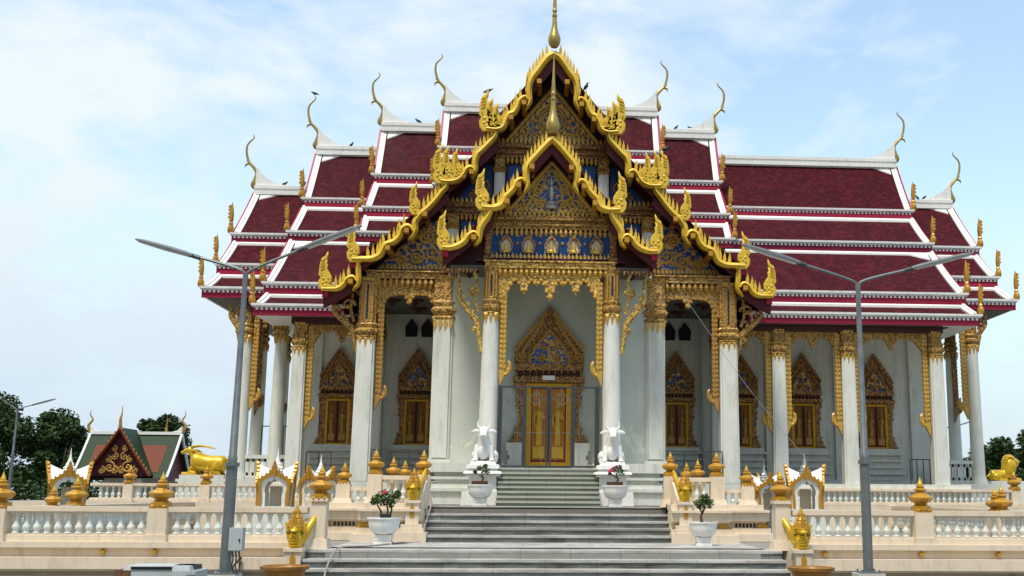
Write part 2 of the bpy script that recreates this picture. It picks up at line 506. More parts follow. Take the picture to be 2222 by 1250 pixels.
def drop(mb, x, y, zt, wd, ht):
    mb.lathe(x, y, [(wd * .30, zt), (wd * .30, zt - .12 * ht), (wd * .5, zt - .45 * ht), (wd * .32, zt - .72 * ht), (.004, zt - ht)], 6)
def drops(mb, x0, x1, y, zt, wd, ht):
    n = max(1, round((x1 - x0) / (wd * 1.12)))
    for i in range(n):
        drop(mb, x0 + (i + .5) * (x1 - x0) / n, y, zt, wd, ht)
def scroll(mb, cx, cz, y, r, turns, a0, dr=1, th=.03):
    """a curling tendril that winds in to its eye"""
    p, rr = [], []
    n = int(14 * turns) + 4
    for i in range(n):
        t = i / (n - 1)
        a = a0 + dr * turns * 2 * PI * t
        R = r * (1 - .86 * t)
        p.append((cx + R * math.cos(a), y, cz + R * math.sin(a)))
        rr.append(th * (1 - .45 * t))
    mb.tube(p, rr, 6)
    mb.ball(p[-1], th * 1.5, 6, 4)

# ================================================================== ground, terraces, stairs (the setting)
struct('ground', MB().box(-900, 900, -200, 1800, -.3, 0), 'paving')
UT, LT, PF = 1.29, .58, 2.2                    # upper terrace, lower landing, porch platform
YR = 38.0                                      # the ridge of the main roof runs along X here
mb = MB()
mb.box(-3.9, 3.9, 20.0, 24.32, .02, LT - .05)
mb.box(-9.75, -3.9, 20.35, 33, .02, LT - .01)
mb.box(3.9, 9.75, 20.35, 33, .02, LT - .01)
struct('lower_terrace', mb, 'floor')
mb = MB()
mb.box(-16, 16, 31.0, 50, .03, UT - .02)
mb.box(-5.0, 5.0, 24.3, 31.0, .03, UT - .02)
struct('upper_terrace', mb, 'floor')

def stair(name, label, x0, x1, yf, z0, z1, n, run, mt, mr):
    """steps climbing away from the viewer; yf = front of the topmost tread"""
    t = thing(name, label, 'staircase')
    h = (z1 - z0) / n
    A, B = MB(), MB()
    for i in range(n):
        zt = z1 - i * h
        y = yf - i * run
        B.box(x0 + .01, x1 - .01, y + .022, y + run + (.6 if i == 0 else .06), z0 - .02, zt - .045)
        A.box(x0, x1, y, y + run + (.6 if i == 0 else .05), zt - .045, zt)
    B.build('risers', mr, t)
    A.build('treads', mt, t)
    return t
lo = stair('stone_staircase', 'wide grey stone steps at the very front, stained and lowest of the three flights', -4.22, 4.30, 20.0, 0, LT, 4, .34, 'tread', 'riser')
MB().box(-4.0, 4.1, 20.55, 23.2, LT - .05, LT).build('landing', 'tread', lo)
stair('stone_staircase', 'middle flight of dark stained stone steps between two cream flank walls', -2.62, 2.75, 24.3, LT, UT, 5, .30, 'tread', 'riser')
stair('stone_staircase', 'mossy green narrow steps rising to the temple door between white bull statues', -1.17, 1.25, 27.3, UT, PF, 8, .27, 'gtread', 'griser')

# ================================================================== the temple
T = thing('temple', 'large white temple with tiered dark red roofs and golden gables', 'temple')

# ---- tiered roofs
ENDS = {}
def chofa(x, sgn, zr):
    """ridge-end horn, seen from its side"""
    b = [(0, -.05, .02), (-.01, .02, .075), (-.02, .12, .098), (.02, .24, .085), (.05, .38, .07), (.072, .53, .062), (.02, .66, .058), (-.066, .77, .055), (-.17, .88, .052), (-.24, .97, .05), (-.31, 1.19, .043), (-.34, 1.41, .04), (-.31, 1.6, .034), (-.2, 1.74, .028), (-.11, 1.84, .023), (-.11, 1.92, .018), (-.14, 2.0, .006)]
    b = interp(b, 3)
    m = MB().tube([(x - sgn * a, YR, zr + z) for a, z, r in b], [r for a, z, r in b], 8)
    m.tube([(x + sgn * .20, YR, zr + .90), (x + sgn * .33, YR, zr + .84), (x + sgn * .36, YR, zr + .74)], [.045, .035, .008], 6)
    m.tube([(x + sgn * .24, YR, zr + .98), (x + sgn * .34, YR, zr + .98)], [.03, .006], 6)
    m.build('ridge_horn', 'spire', T, True)
def eave_finial(x, y, z, h, sgn):
    """upright golden finial at the foot of a verge: a naga head seen almost edge on"""
    m = MB()
    pr = [(.055, 0), (.09, .04), (.105, .12), (.085, .22), (.055, .27), (.075, .30), (.05, .35), (.065, .42), (.07, .55), (.06, .68), (.045, .80), (.028, .90), (.004, 1.0)]
    m.lathe(x, y, [(r * h, z + q * h) for r, q in pr], 8, 0, 1, 1.25)
    for q in (.46, .58, .70, .80):
        m.prism([(x + sgn * .03 * h, z + q * h), (x + sgn * .105 * h, z + (q + .03) * h), (x + sgn * .06 * h, z + (q + .10) * h), (x + sgn * .03 * h, z + (q + .10) * h)], y - .06 * h, y + .05 * h)
    m.build('eave_finial', 'ochre', T, True)

def roof_section(X0, X1, tiers, vl, vr, horns, cx):
    """one telescoped section of the main roof; tiers = [(y_top, z_top, y_low, z_low)], vl / vr = which ends carry a verge"""
    tl, wh, rd, ev, so, ge = MB(), MB(), MB(), MB(), MB(), MB()
    for ti, (ya, za, yb, zb) in enumerate(tiers):
        n = 7
        def pt(t):
            return (ya + (yb - ya) * t, za + (zb - za) * t - .16 * math.hypot(yb - ya, zb - za) * .5 * t * (1 - t))
        L_ = math.hypot(yb - ya, zb - za)
        for side in (0, 1):
            fy = (lambda y: y) if side == 0 else (lambda y: 2 * YR - y)
            P = [pt(i / n) for i in range(n + 1)]
            vs = [(x, fy(y), z) for y, z in P for x in (X0, X1)] + [(x, fy(y), z - .12) for y, z in P for x in (X0, X1)]
            q = 2 * (n + 1)
            fs = [(2 * i, 2 * i + 1, 2 * i + 3, 2 * i + 2) for i in range(n)] + [(q + 2 * i, q + 2 * i + 2, q + 2 * i + 3, q + 2 * i + 1) for i in range(n)]
            fs += [(2 * i, 2 * i + 2, q + 2 * i + 2, q + 2 * i) for i in range(n)] + [(2 * i + 1, q + 2 * i + 1, q + 2 * i + 3, 2 * i + 3) for i in range(n)]
            tl.add(vs, fs)
            # verge bands that follow the slope
            for on, xe, sg in ((vl, X0, -1), (vr, X1, 1)):
                if not on: continue
                for (a, b, d0, d1, mm) in ((-.155, .02, -.02, .07, wh), (.02, .12, -.30, .04, rd), (-.05, .035, .06, .12, wh)):
                    xs = sorted((xe + sg * a, xe + sg * b))
                    vs = []
                    for y, z in P:
                        vs += [(xs[0], fy(y), z + d0), (xs[1], fy(y), z + d0), (xs[1], fy(y), z + d1), (xs[0], fy(y), z + d1)]
                    fs = [(4 * i + k, 4 * i + (k + 1) % 4, 4 * i + 4 + (k + 1) % 4, 4 * i + 4 + k) for i in range(n) for k in range(4)]
                    fs += [(0, 1, 2, 3), (4 * n + 3, 4 * n + 2, 4 * n + 1, 4 * n)]
                    mm.add(vs, fs)
            # eave: grey moulding, white teeth on a crimson fascia
            xa, xb = X0 - (.16 if vl else 0), X1 + (.16 if vr else 0)
            y0, y1 = sorted((fy(yb - .14), fy(yb + .10)))
            ev.box(xa, xb, y0, y1, zb - .03, zb + .035)
            y0, y1 = sorted((fy(yb - .10), fy(yb + .10)))
            ev.box(xa + .04, xb - .04, y0, y1, zb - .075, zb - .03)
            y0, y1 = sorted((fy(yb - .05), fy(yb + .10)))
            rd.box(xa + .06, xb - .06, y0, y1, zb - .29, zb - .075)
            if side == 0:
                k = int((xb - xa - .2) / .13)
                for i in range(k):
                    xx = xa + .1 + (i + .5) * (xb - xa - .2) / k
                    ev.box(xx - .036, xx + .036, yb - .095, yb - .06, zb - .145, zb - .077)
            # white band that starts the tier below the one above
            y0, y1 = sorted((fy(ya - .03), fy(ya + .03)))
            if ti > 0:
                P2 = [pt(0), pt(.12 / L_)]
                vs = [(x, fy(y), z + d) for (y, z) in P2 for x in (xa + .12, xb - .12) for d in (-.02, .075)]
                wh.add(vs, [(0, 1, 3, 2), (4, 6, 7, 5), (0, 2, 6, 4), (1, 5, 7, 3), (0, 4, 5, 1), (2, 3, 7, 6)])
                rd.box(X0, X1, *sorted((fy(ya), fy(ya + .12))), za - .04, za + .20)
            else:
                P2 = [pt(0), pt(.10 / L_)]
                vs = [(x, fy(y), z + d) for (y, z) in P2 for x in (X0 - .02, X1 + .02) for d in (-.02, .06)]
                wh.add(vs, [(0, 1, 3, 2), (4, 6, 7, 5), (0, 2, 6, 4), (1, 5, 7, 3), (0, 4, 5, 1), (2, 3, 7, 6)])
                for on, xe, sg in ((vl, X0, -1), (vr, X1, 1)):
                    if not on: continue
                    pa, pb, pc = pt(.0), pt(.34), pt(.1)
                    tri = [(xe - sg * .80, pt(.10 / L_)), (xe - sg * .20, pt(.42 / L_)), (xe - sg * .20, pt(.02)), (xe - sg * .70, pt(.02))]
                    vs = [(x, fy(p[0]), p[1] + .05) for x, p in tri] + [(x, fy(p[0]), p[1] - .02) for x, p in tri]
                    wh.add(vs, [(0, 1, 2, 3), (7, 6, 5, 4), (0, 4, 5, 1), (1, 5, 6, 2), (2, 6, 7, 3), (3, 7, 4, 0)])
        if ti == len(tiers) - 1:
            so.box(X0 - .1, X1 + .1, yb + .12, 2 * YR - yb - .12, zb - .27, zb - .22)
        for on, xe, sg in ((vl, X0, -1), (vr, X1, 1)):
            if on:
                eave_finial(xe + sg * .16, yb - .02, zb + .02, .98 if ti else 1.08, sg)
    # closed gable ends
    gp = []
    for ya, za, yb, zb in tiers:
        gp += [(ya, za - .1), (yb, zb - .15)]
    poly = gp + [(2 * YR - y, z) for y, z in reversed(gp)]
    for on, xe, sg in ((vl, X0, -1), (vr, X1, 1)):
        if on:
            ge.xprism(poly, min(xe - sg * .3, xe - sg * .36), max(xe - sg * .3, xe - sg * .36))
    ya, za = tiers[0][0], tiers[0][1]
    rc = MB()
    rc.box(X0 - .05, X1 + .05, YR - .16, YR + .16, za - .06, za + .08)
    rc.box(X0 - .05, X1 + .05, YR - .10, YR + .10, za + .08, za + .16)
    rc.box(X0 - .05, X1 + .05, YR - .15, YR + .15, za + .16, za + .27)
    for on, xe, sg in horns:
        if on:
            fin = [(0, .27), (0, .98), (-.12, .82), (-.30, .63), (-.55, .46), (-.85, .35), (-1.2, .29), (-1.2, .27)]
            rc.prism([(xe + sg * (a + .03), za + b) for a, b in fin], YR - .07, YR + .07)
            chofa(xe + sg * .10, sg, za + .22)
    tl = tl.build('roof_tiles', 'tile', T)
    tl['label'] = 'dark red diamond tiled roof slope'
    rc.build('ridge_cap', 'trim', tl)
    wh.build('white_trim', 'trim', tl)
    rd.build('red_trim', 'red', tl)
    ev.build('eave_moulding', 'eave', tl)
    so.build('soffit', 'trim', tl)
    if ge.v: ge.build('gable_end', 'maroon', tl)

S0 = [(38, 15.30, 37.1, 13.60), (36.9, 13.2, 35.9, 11.9)]
S1 = [(38, 14.50, 36.95, 12.50), (36.85, 12.10, 35.45, 10.92), (35.2, 10.48, 34.6, 9.86)]
S2 = [(38, 13.55, 36.58, 11.48), (36.3, 11.06, 34.82, 9.88), (34.48, 9.45, 32.10, 7.66), (32.06, 7.26, 31.14, 6.84)]
S3 = [(38, 12.02, 35.87, 10.02), (35.85, 9.70, 34.52, 8.70), (34.38, 8.28, 33.25, 7.70)]
roof_section(-3.90, 3.80, S0, True, True, ((1, -3.90, -1), (1, 3.80, 1)), 0)
roof_section(-6.15, -3.80, S1, True, False, ((1, -6.15, -1),), 0)
roof_section(3.70, 5.92, S1, False, True, ((1, 5.92, 1),), 0)
roof_section(-8.42, -6.05, S2[:2], True, False, ((1, -8.42, -1),), 0)
roof_section(5.8, 12.68, S2[:2], False, True, ((1, 12.68, 1),), 0)
# the two lowest tiers stop at the cross gable
roof_section(-8.36, -5.85, S2[2:], True, False, (), 0)
roof_section(5.75, 12.66, S2[2:], False, True, (), 0)
roof_section(-10.52, -8.30, S3, True, False, ((1, -10.52, -1),), 0)
roof_section(12.60, 14.72, S3, False, True, ((1, 14.72, 1),), 0)

# ---- the two front gables
HEAD = [(-.072, .101), (-.087, .246), (-.029, .362), (-.101, .435), (-.087, .522), (-.072, .739), (-.029, .884), (.058, .942), (.087, 1.0), (.087, .913), (.023, .826), (.009, .762), (.072, .812), (.052, .725), (.096, .716), (.081, .594), (.145, .507), (.217, .391), (.226, .246), (.151, .188), (.174, .13), (.348, .101), (.29, 0), (0, 0)]
def curve_mesh(name, poly, y, th, bev, m, parent):
    """a traced outline given a rounded edge and a real thickness"""
    cu = bpy.data.curves.new(name, 'CURVE')
    cu.dimensions = '2D'
    cu.fill_mode = 'BOTH'
    cu.extrude = max(.001, th / 2 - bev)
    cu.bevel_depth = bev
    cu.bevel_resolution = 1
    spn = cu.splines.new('POLY')
    spn.points.add(len(poly) - 1)
    for p, (a, b) in zip(spn.points, poly):
        p.co = (a, b, 0, 1)
    spn.use_cyclic_u = True
    tmp = bpy.data.objects.new('tmp', cu)
    me = bpy.data.meshes.new_from_object(tmp)
    bpy.data.objects.remove(tmp)
    bpy.data.curves.remove(cu)
    me.transform(Matrix(((1, 0, 0, 0), (0, 0, -1, y), (0, 1, 0, 0), (0, 0, 0, 1))))
    me.materials.clear()
    me.materials.append(M[m])
    me.name = name
    o = bpy.data.objects.new(name, me)
    C.objects.link(o)
    o.parent = parent
    return o
def naga(x, z, h, y, sgn, parent, mat='yellow', lean=0.0, detail=True):
    o = curve_mesh('naga_head', [(x + sgn * (a * h + lean * b * h), z + b * h) for a, b in HEAD], y, .12, .022, mat, parent)
    if detail:
        m = MB()
        for a, b, r in ((.03, .32, .045), (-.03, .47, .03), (.10, .24, .04), (.16, .33, .03), (.02, .20, .04), (.09, .12, .045)):
            m.ball((x + sgn * a * h, y - .055, z + b * h), (r * h, .035, r * h), 7, 5)
        m.ball((x + sgn * -.01 * h, y - .065, z + .42 * h), (.022 * h, .03, .022 * h), 6, 4)
        for i in range(4):
            b = .56 + .08 * i
            m.prism([(x + sgn * -.06 * h, z + b * h), (x + sgn * .05 * h, z + (b + .05) * h), (x + sgn * -.05 * h, z + (b + .035) * h)], y - .085, y - .05)
        m.build('carving', mat, o, True)
    return o
def crest(path, y, sgn, parent, step, ht, skip=0.0):
    """row of upright flames along the upper edge of a bargeboard"""
    m = MB()
    P = interp(path, 8)
    acc = step * .4 + skip
    for i in range(len(P) - 1):
        a, b = P[i], P[i + 1]
        d = math.hypot(b[0] - a[0], b[1] - a[1])
        while acc < d:
            t = acc / d
            x, z, hw = (a[k] + (b[k] - a[k]) * t for k in range(3))
            tx, tz = (b[0] - a[0]) / d, (b[1] - a[1]) / d
            nx, nz = tz, -tx                        # outward normal for the left side (path runs down and out)
            if nz < 0: nx, nz = -nx, -nz
            flame(m, sgn * (x + nx * hw * .55), z + nz * hw * .55 - .02, y - .03, ht * .30, ht, .08, -sgn, .10)
            acc += step
        acc -= d
    return m.build('crest_flames', 'yellow', parent)

A1 = [(0.01, 10.84, 0.09), (-0.2, 10.62, 0.084), (-0.43, 10.35, 0.084), (-0.59, 10.15, 0.09), (-0.67, 9.97, 0.1), (-0.67, 9.73, 0.095), (-0.63, 9.55, 0.075), (-0.67, 9.41, 0.045), (-0.73, 9.32, 0.011)]
A1w = [(-0.70, 9.60, 0.04), (-0.75, 9.67, 0.05), (-0.82, 9.68, 0.062), (-0.92, 9.6, 0.079), (-0.98, 9.45, 0.079), (-1.1, 9.3, 0.079), (-1.2, 9.2, 0.084), (-1.24, 9.08, 0.098), (-1.33, 8.96, 0.107), (-1.53, 8.9, 0.084), (-1.80, 8.92, 0.084)]
A2 = [(-1.52, 8.92, 0.05), (-1.58, 8.83, 0.073), (-1.66, 8.66, 0.095), (-1.77, 8.48, 0.095), (-1.84, 8.33, 0.1), (-1.85, 8.15, 0.085), (-1.87, 8.0, 0.056), (-1.96, 7.91, 0.011)]
A2w = [(-1.87, 8.10, 0.04), (-1.93, 8.20, 0.05), (-2.02, 8.22, 0.062), (-2.14, 8.13, 0.073), (-2.22, 8.0, 0.079), (-2.38, 7.88, 0.079), (-2.61, 7.81, 0.073), (-2.78, 7.83, 0.073)]
B1 = [(0.01, 14.06, 0.108), (-0.17, 13.95, 0.108), (-0.32, 13.75, 0.101), (-0.46, 13.53, 0.101), (-0.6, 13.34, 0.101), (-0.68, 13.1, 0.096), (-0.69, 12.83, 0.095), (-0.66, 12.64, 0.08), (-0.7, 12.48, 0.05), (-0.77, 12.32, 0.01)]
B1w = [(-0.73, 12.62, 0.045), (-0.77, 12.70, 0.055), (-0.85, 12.69, 0.068), (-0.96, 12.58, 0.087), (-1.02, 12.4, 0.092), (-1.12, 12.23, 0.092), (-1.24, 12.18, 0.087), (-1.33, 11.99, 0.096), (-1.41, 11.8, 0.096), (-1.58, 11.72, 0.084), (-1.87, 11.74, 0.084)]
B2 = [(-1.6, 11.67, 0.06), (-1.63, 11.53, 0.078), (-1.75, 11.37, 0.09), (-1.96, 11.13, 0.09), (-2.11, 10.97, 0.096), (-2.17, 10.74, 0.1), (-2.15, 10.51, 0.08), (-2.19, 10.35, 0.042), (-2.23, 10.27, 0.012)]
B2w = [(-2.16, 10.45, 0.04), (-2.20, 10.54, 0.05), (-2.3, 10.59, 0.072), (-2.41, 10.51, 0.084), (-2.5, 10.34, 0.084), (-2.65, 10.21, 0.084), (-2.86, 10.16, 0.075), (-3.10, 10.18, 0.084)]
B3 = [(-2.94, 10.16, 0.07), (-2.96, 10.01, 0.079), (-3.05, 9.89, 0.084), (-3.24, 9.62, 0.084), (-3.43, 9.4, 0.09), (-3.65, 9.19, 0.096), (-3.77, 8.98, 0.1), (-3.76, 8.75, 0.085), (-3.83, 8.57, 0.05), (-3.93, 8.45, 0.011)]
B3w = [(-3.82, 8.70, 0.045), (-3.88, 8.82, 0.055), (-3.99, 8.86, 0.073), (-4.12, 8.77, 0.079), (-4.19, 8.56, 0.084), (-4.33, 8.41, 0.084), (-4.55, 8.32, 0.084), (-4.63, 8.17, 0.096), (-4.71, 8.02, 0.096), (-4.9, 7.92, 0.084), (-5.15, 7.9, 0.079), (-5.45, 7.90, 0.084)]
B4 = [(-5.29, 7.84, 0.05), (-5.28, 7.58, 0.073), (-5.25, 7.38, 0.079), (-5.26, 7.2, 0.062), (-5.34, 7.09, 0.034), (-5.39, 7.0, 0.008)]
B4w = [(-5.29, 7.26, 0.035), (-5.35, 7.36, 0.045), (-5.44, 7.39, 0.062), (-5.57, 7.31, 0.068), (-5.65, 7.17, 0.073), (-5.81, 7.06, 0.073), (-6.03, 7.05, 0.068), (-6.20, 7.05, 0.068)]
def barge(y, sections, nag, cubes, step, ht):
    for sgn in (1, -1):                            # 1 keeps the traced left side, -1 mirrors it
        root = None
        m = MB()
        for b, wv in sections:
            th_ = lambda L_: [(p, q, r * .94) for p, q, r in L_]
            m.ribbon(interp(th_(b), 4), y - .03, .16, sgn)
            m.ribbon(interp(th_(wv), 4), y - .06, .17, sgn)
        root = m.build('bargeboard', 'yellow', T, True)
        for i, (b, wv) in enumerate(sections):
            cut = [p for p in b if p[2] > .06][:-1]
            crest(cut, y + .02, sgn, root, step, ht, .12 if i == 0 else 0)
            crest(wv[2:-1], y + .02, sgn, root, step, ht)
        for x, z, h, ln in nag:
            naga(sgn * x, z, h, y - .02, sgn, root, 'yellow', ln)
        q = MB()
        for x, z in cubes:
            q.box(sgn * x - .065, sgn * x + .065, y - .16, y + .9, z - .065, z + .065)
        q.build('purlin_end', 'ochre', T)
YA, YB = 27.5, 29.5
barge(YA, [(A1, A1w), (A2, A2w)], [(-1.87, 8.83, 1.03, 0), (-2.83, 7.76, .95, 0)], [(-.52, 10.0), (-.86, 9.50), (-1.15, 9.05), (-1.98, 8.07)], .145, .33)
barge(YB, [(B1, B1w), (B2, B2w), (B3, B3w), (B4, B4w)],
      [(-1.96, 11.66, 1.15, 0), (-1.76, 11.74, .86, -.05), (-1.58, 11.78, .66, -.08), (-3.21, 10.09, 1.05, 0), (-2.96, 10.20, .92, -.05), (-2.68, 10.26, .80, -.08), (-3.85, 9.18, .86, 0), (-5.49, 7.81, .98, 0), (-6.21, 7.0, .99, 0)],
      [(-.40, 13.15), (-.82, 12.50), (-1.18, 12.05), (-2.24, 10.42), (-3.50, 9.18), (-3.98, 8.70), (-4.48, 8.2), (-5.44, 7.24)], .160, .37)

def gable_roof(y0, y1, segs, th, name):
    """tiled slopes behind a bargeboard, with the red verge and the dark boarded underside"""
    a, b, c = MB(), MB(), MB()
    for (xa, za, xb, zb) in segs:
        for s in (1, -1):
            P = []
            n = 6
            for i in range(n + 1):
                t = i / n
                P.append((s * (xa + (xb - xa) * t), za + (zb - za) * t - .10 * 2 * t * (1 - t)))
            a.prism(P + [(x, z - .07) for x, z in reversed(P)], y0 + .05, y1)
            b.prism([(x, z - .075) for x, z in P] + [(x * .995 + s * .0, z - .075 - th) for x, z in reversed(P)], y0 + .14, y0 + .26)
            b.prism([(x, z - .075) for x, z in P] + [(x, z - .12) for x, z in reversed(P)], y0 + .26, y1 - .1)
            c.box(*sorted((s * xb, s * (xb + .16))), y0 + .05, y1, zb - .20, zb - .03)
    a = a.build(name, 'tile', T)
    b.build('underside', 'maroon', a)
    c.build('red_trim', 'red', a)
    return a
gable_roof(YA, 30.4, [(0, 10.86, -1.83, 8.86), (-1.52, 8.84, -2.80, 7.78)], .34, 'gable_roof')
gable_roof(YB, 37.6, [(0, 14.10, -1.95, 11.72), (-1.56, 11.62, -3.20, 10.10), (-2.90, 10.08, -5.50, 7.84), (-5.20, 7.66, -6.22, 7.02)], .40, 'gable_roof')

def gspire(y, z0, zt):
    h = zt - z0
    pr = [(.10, -.12), (.15, -.05), (.175, .02), (.185, .10), (.17, .20), (.12, .34), (.085, .48), (.07, .62), (.06, .80), (.075, .82), (.075, .86), (.055, .88), (.05, .96), (.07, .98), (.07, 1.02), (.05, 1.05), (.055, 1.12), (.04, h * .62), (.022, h * .85), (.004, h)]
    m = MB().lathe(0.01, y, [(r, z0 + q) for r, q in pr], 14)
    m.build('spire', 'spire', T, True)
gspire(YA - .02, 11.06, 13.25)
gspire(YB - .02, 14.36, 17.0)

# ---- gable faces
def panel(poly, y0, y1, m, parent=None, name='panel'):
    return MB().prism(poly, y0, y1).build(name, m, parent or T)
def ledge(x0, x1, y, z0, z1, parent, teeth=True, mat='gilt', drop_h=.22):
    """stack of gilded mouldings with leaf drops below"""
    m, d = MB(), MB()
    h = z1 - z0
    m.box(x0, x1, y - .10, y + .1, z0, z0 + .22 * h)
    m.box(x0 - .04, x1 + .04, y - .16, y + .1, z0 + .22 * h, z0 + .34 * h)
    m.box(x0, x1, y - .08, y + .1, z0 + .34 * h, z0 + .62 * h)
    m.box(x0 - .05, x1 + .05, y - .18, y + .1, z0 + .62 * h, z0 + .76 * h)
    m.box(x0 - .02, x1 + .02, y - .12, y + .1, z0 + .76 * h, z1)
    o = m.build('cornice', mat, parent or T)
    n = max(3, round((x1 - x0) / .13))
    for i in range(n):
        flame(d, x0 + (i + .5) * (x1 - x0) / n, z1, y - .10, .11, .17, .05)
    if teeth:
        drops(d, x0 + .02, x1 - .02, y - .09, z0, .115, drop_h)
    d.build('leaf_row', 'relief', o)
    return o

# front porch gable
YAF = 28.3
fa = panel([(0, 10.62), (-1.80, 8.72), (-1.80, 8.66), (-2.75, 7.62), (-2.75, 7.44), (2.75, 7.44), (2.75, 7.62), (1.80, 8.66), (1.80, 8.72)], YAF, YAF + .15, 'darkred', None, 'gable_wall')
tri = panel([(0, 10.34), (-1.12, 8.96), (1.12, 8.96)], YAF - .05, YAF, 'giltblue', fa, 'tympanum')
m = MB()
for s in (1, -1):
    m.tube([(0, YAF - .06, 10.40), (s * -1.22, YAF - .06, 8.92)], .055, 6)
    scroll(m, s * .62, 9.24, YAF - .08, .20, 1.5, PI / 2 if s > 0 else PI / 2, s, .034)
    scroll(m, s * .90, 9.08, YAF - .08, .11, 1.2, PI / 2, s, .026)
    scroll(m, s * .36, 9.62, YAF - .08, .17, 1.5, 0 if s > 0 else PI, s, .03)
    scroll(m, s * .30, 9.20, YAF - .08, .15, 1.3, PI if s > 0 else 0, -s, .03)
    m.tube(interp([(s * .95, YAF - .07, 9.02), (s * .70, YAF - .08, 9.10), (s * .52, YAF - .08, 9.40), (s * .40, YAF - .08, 9.75), (s * .20, YAF - .07, 10.0)], 4), .03, 6)
    for q in range(6):
        flame(m, s * (.25 + .14 * q), 8.98, YAF - .10, .12, .16, .05)
        flame(m, s * (.10 + .165 * q), 10.06 - .20 * q, YAF - .10, .10, .16, .05, s)
m.tube(interp([(-.34, YAF - .10, 9.42), (-.24, YAF - .10, 9.74), (0, YAF - .10, 10.16), (.24, YAF - .10, 9.74), (.34, YAF - .10, 9.42)], 4), .028, 6)
m.build('scroll_ornament', 'relief', tri, True)
q = MB().lathe(0, YAF - .10, [(.17, 9.08), (.20, 9.16), (.12, 9.22), (.16, 9.27), (.05, 9.32), (.085, 9.42), (.075, 9.56), (.10, 9.66), (.035, 9.72), (.06, 9.78), (.05, 9.86), (.02, 9.93), (.003, 10.02)], 10, 0, 1, .5)
q.build('seated_figure', 'silver', tri, True)
ledge(-1.78, 1.80, YAF, 8.52, 8.90, fa)
blu = panel([(-1.62, 7.70), (1.64, 7.70), (1.64, 8.46), (-1.62, 8.46)], YAF - .06, YAF, 'blue', fa, 'mosaic_panel')
def niche(x, z, y, parent):
    m = MB()
    arch = [(-.17, 0), (-.19, .24), (-.13, .36), (0, .50), (.13, .36), (.19, .24), (.17, 0)]
    inn = [(.115, 0), (.13, .22), (.085, .30), (0, .39), (-.085, .30), (-.13, .22), (-.115, 0)]
    m.prism([(x + a, z + b) for a, b in arch + inn], y - .12, y - .02)
    o = m.build('niche', 'giltd', parent)
    b = MB().prism([(x + a * .98, z + c * .98) for a, c in inn], y - .045, y - .025)
    b.build('niche_back', 'trim', o)
    f = MB().lathe(x, y - .09, [(.09, z), (.10, z + .05), (.05, z + .08), (.06, z + .15), (.065, z + .18), (.02, z + .20), (.032, z + .235), (.025, z + .27), (.003, z + .31)], 8, 0, 1, .5)
    f.build('seated_figure', 'goldtip', o, True)
for i in range(5):
    niche(-1.18 + i * .60, 7.86, YAF - .05, blu)
d = MB()
for i in range(30):
    flame(d, -1.52 + i * .106, 7.70, YAF - .17, .10, .17 if i % 2 else .13, .06)
for i in range(4):
    for j in range(2):
        MB().ball((-.88 + i * .60, YAF - .08, 8.13 + .2 * j), (.045, .03, .045), 7, 5).build('rosette', 'reliefd', blu, True)
d.build('lotus_row', 'relief', blu)
for s in (-1, 1):
    m = MB().sq(s * 1.66 + .01, YAF - .10, [(.12, 7.66), (.12, 7.75), (.07, 7.80), (.10, 7.86), (.085, 7.92), (.085, 8.24), (.10, 8.30), (.13, 8.46)])
    m.build('small_pillar', 'giltd', fa)
m = MB().box(-1.95, 1.97, YAF - .22, YAF + .1, 7.60, 7.66)
m.build('lintel_fillet', 'maroon', fa)
def beam(x0, x1, y, z0, z1, parent, mat='giltb'):
    m = MB()
    h = z1 - z0
    m.box(x0, x1, y - .16, y + .16, z0, z0 + .2 * h)
    m.box(x0 + .02, x1 - .02, y - .12, y + .12, z0 + .2 * h, z0 + .8 * h)
    m.box(x0 - .02, x1 + .02, y - .18, y + .18, z0 + .8 * h, z1)
    n = max(2, round((x1 - x0) / .9))
    for i in range(n):
        xc = x0 + (i + .5) * (x1 - x0) / n
        m.prism([(xc - .16, z0 + .5 * h), (xc, z0 + .24 * h), (xc + .16, z0 + .5 * h), (xc, z0 + .76 * h)], y - .15, y - .11)
    return m.build('gilded_beam', mat, parent or T)
be = beam(-1.72, 1.74, 28.1, 7.40, 7.60, T)
m = MB()
drops(m, -1.66, 1.68, 28.0, 7.40, .125, .24)
drops(m, -1.64, 1.66, 28.1, 7.40, .14, .20)
m.build('leaf_row', 'relief', be)

def valance(low, ztop, y, th, parent, mat='giltb', scr=True):
    """hanging carved screen; low = its lower edge from left to right"""
    x0, x1 = low[0][0], low[-1][0]
    m = MB().prism([(x0, ztop)] + low + [(x1, ztop)], y - th / 2, y + th / 2)
    o = m.build('hanging_screen', mat, parent or T)
    if scr:
        d = MB()
        for i in range(len(low) - 1):
            a, b = low[i], low[i + 1]
            L_ = math.hypot(b[0] - a[0], b[1] - a[1])
            for k in range(max(1, int(L_ / .13))):
                t = (k + .5) / max(1, int(L_ / .13))
                d.ball((a[0] + (b[0] - a[0]) * t, y - th / 2, a[1] + (b[1] - a[1]) * t + .03), (.066, .045, .05), 6, 4)
        w_ = x1 - x0
        for k in range(int(w_ / .36)):
            x = x0 + (k + .5) * w_ / int(w_ / .36)
            zl = ztop - .16
            scroll(d, x, zl, y - th / 2 - .01, .12, 1.3, PI / 2, 1 if x < (x0 + x1) / 2 else -1, .026)
        d.build('curled_relief', 'relief' if mat == 'giltb' else 'reliefd', o, True)
    return o
lowA = [(-1.33, 6.40), (-1.15, 6.72), (-.99, 7.02), (-.92, 7.08), (-.85, 7.08), (-.77, 6.90), (-.68, 6.70), (-.59, 6.90), (-.52, 7.08), (-.44, 7.05), (-.35, 6.93), (-.26, 7.05), (-.20, 7.08), (-.11, 6.84), (0, 6.54)]
valance(lowA + [(-x, z) for x, z in reversed(lowA[:-1])], 7.42, 28.1, .12, be)

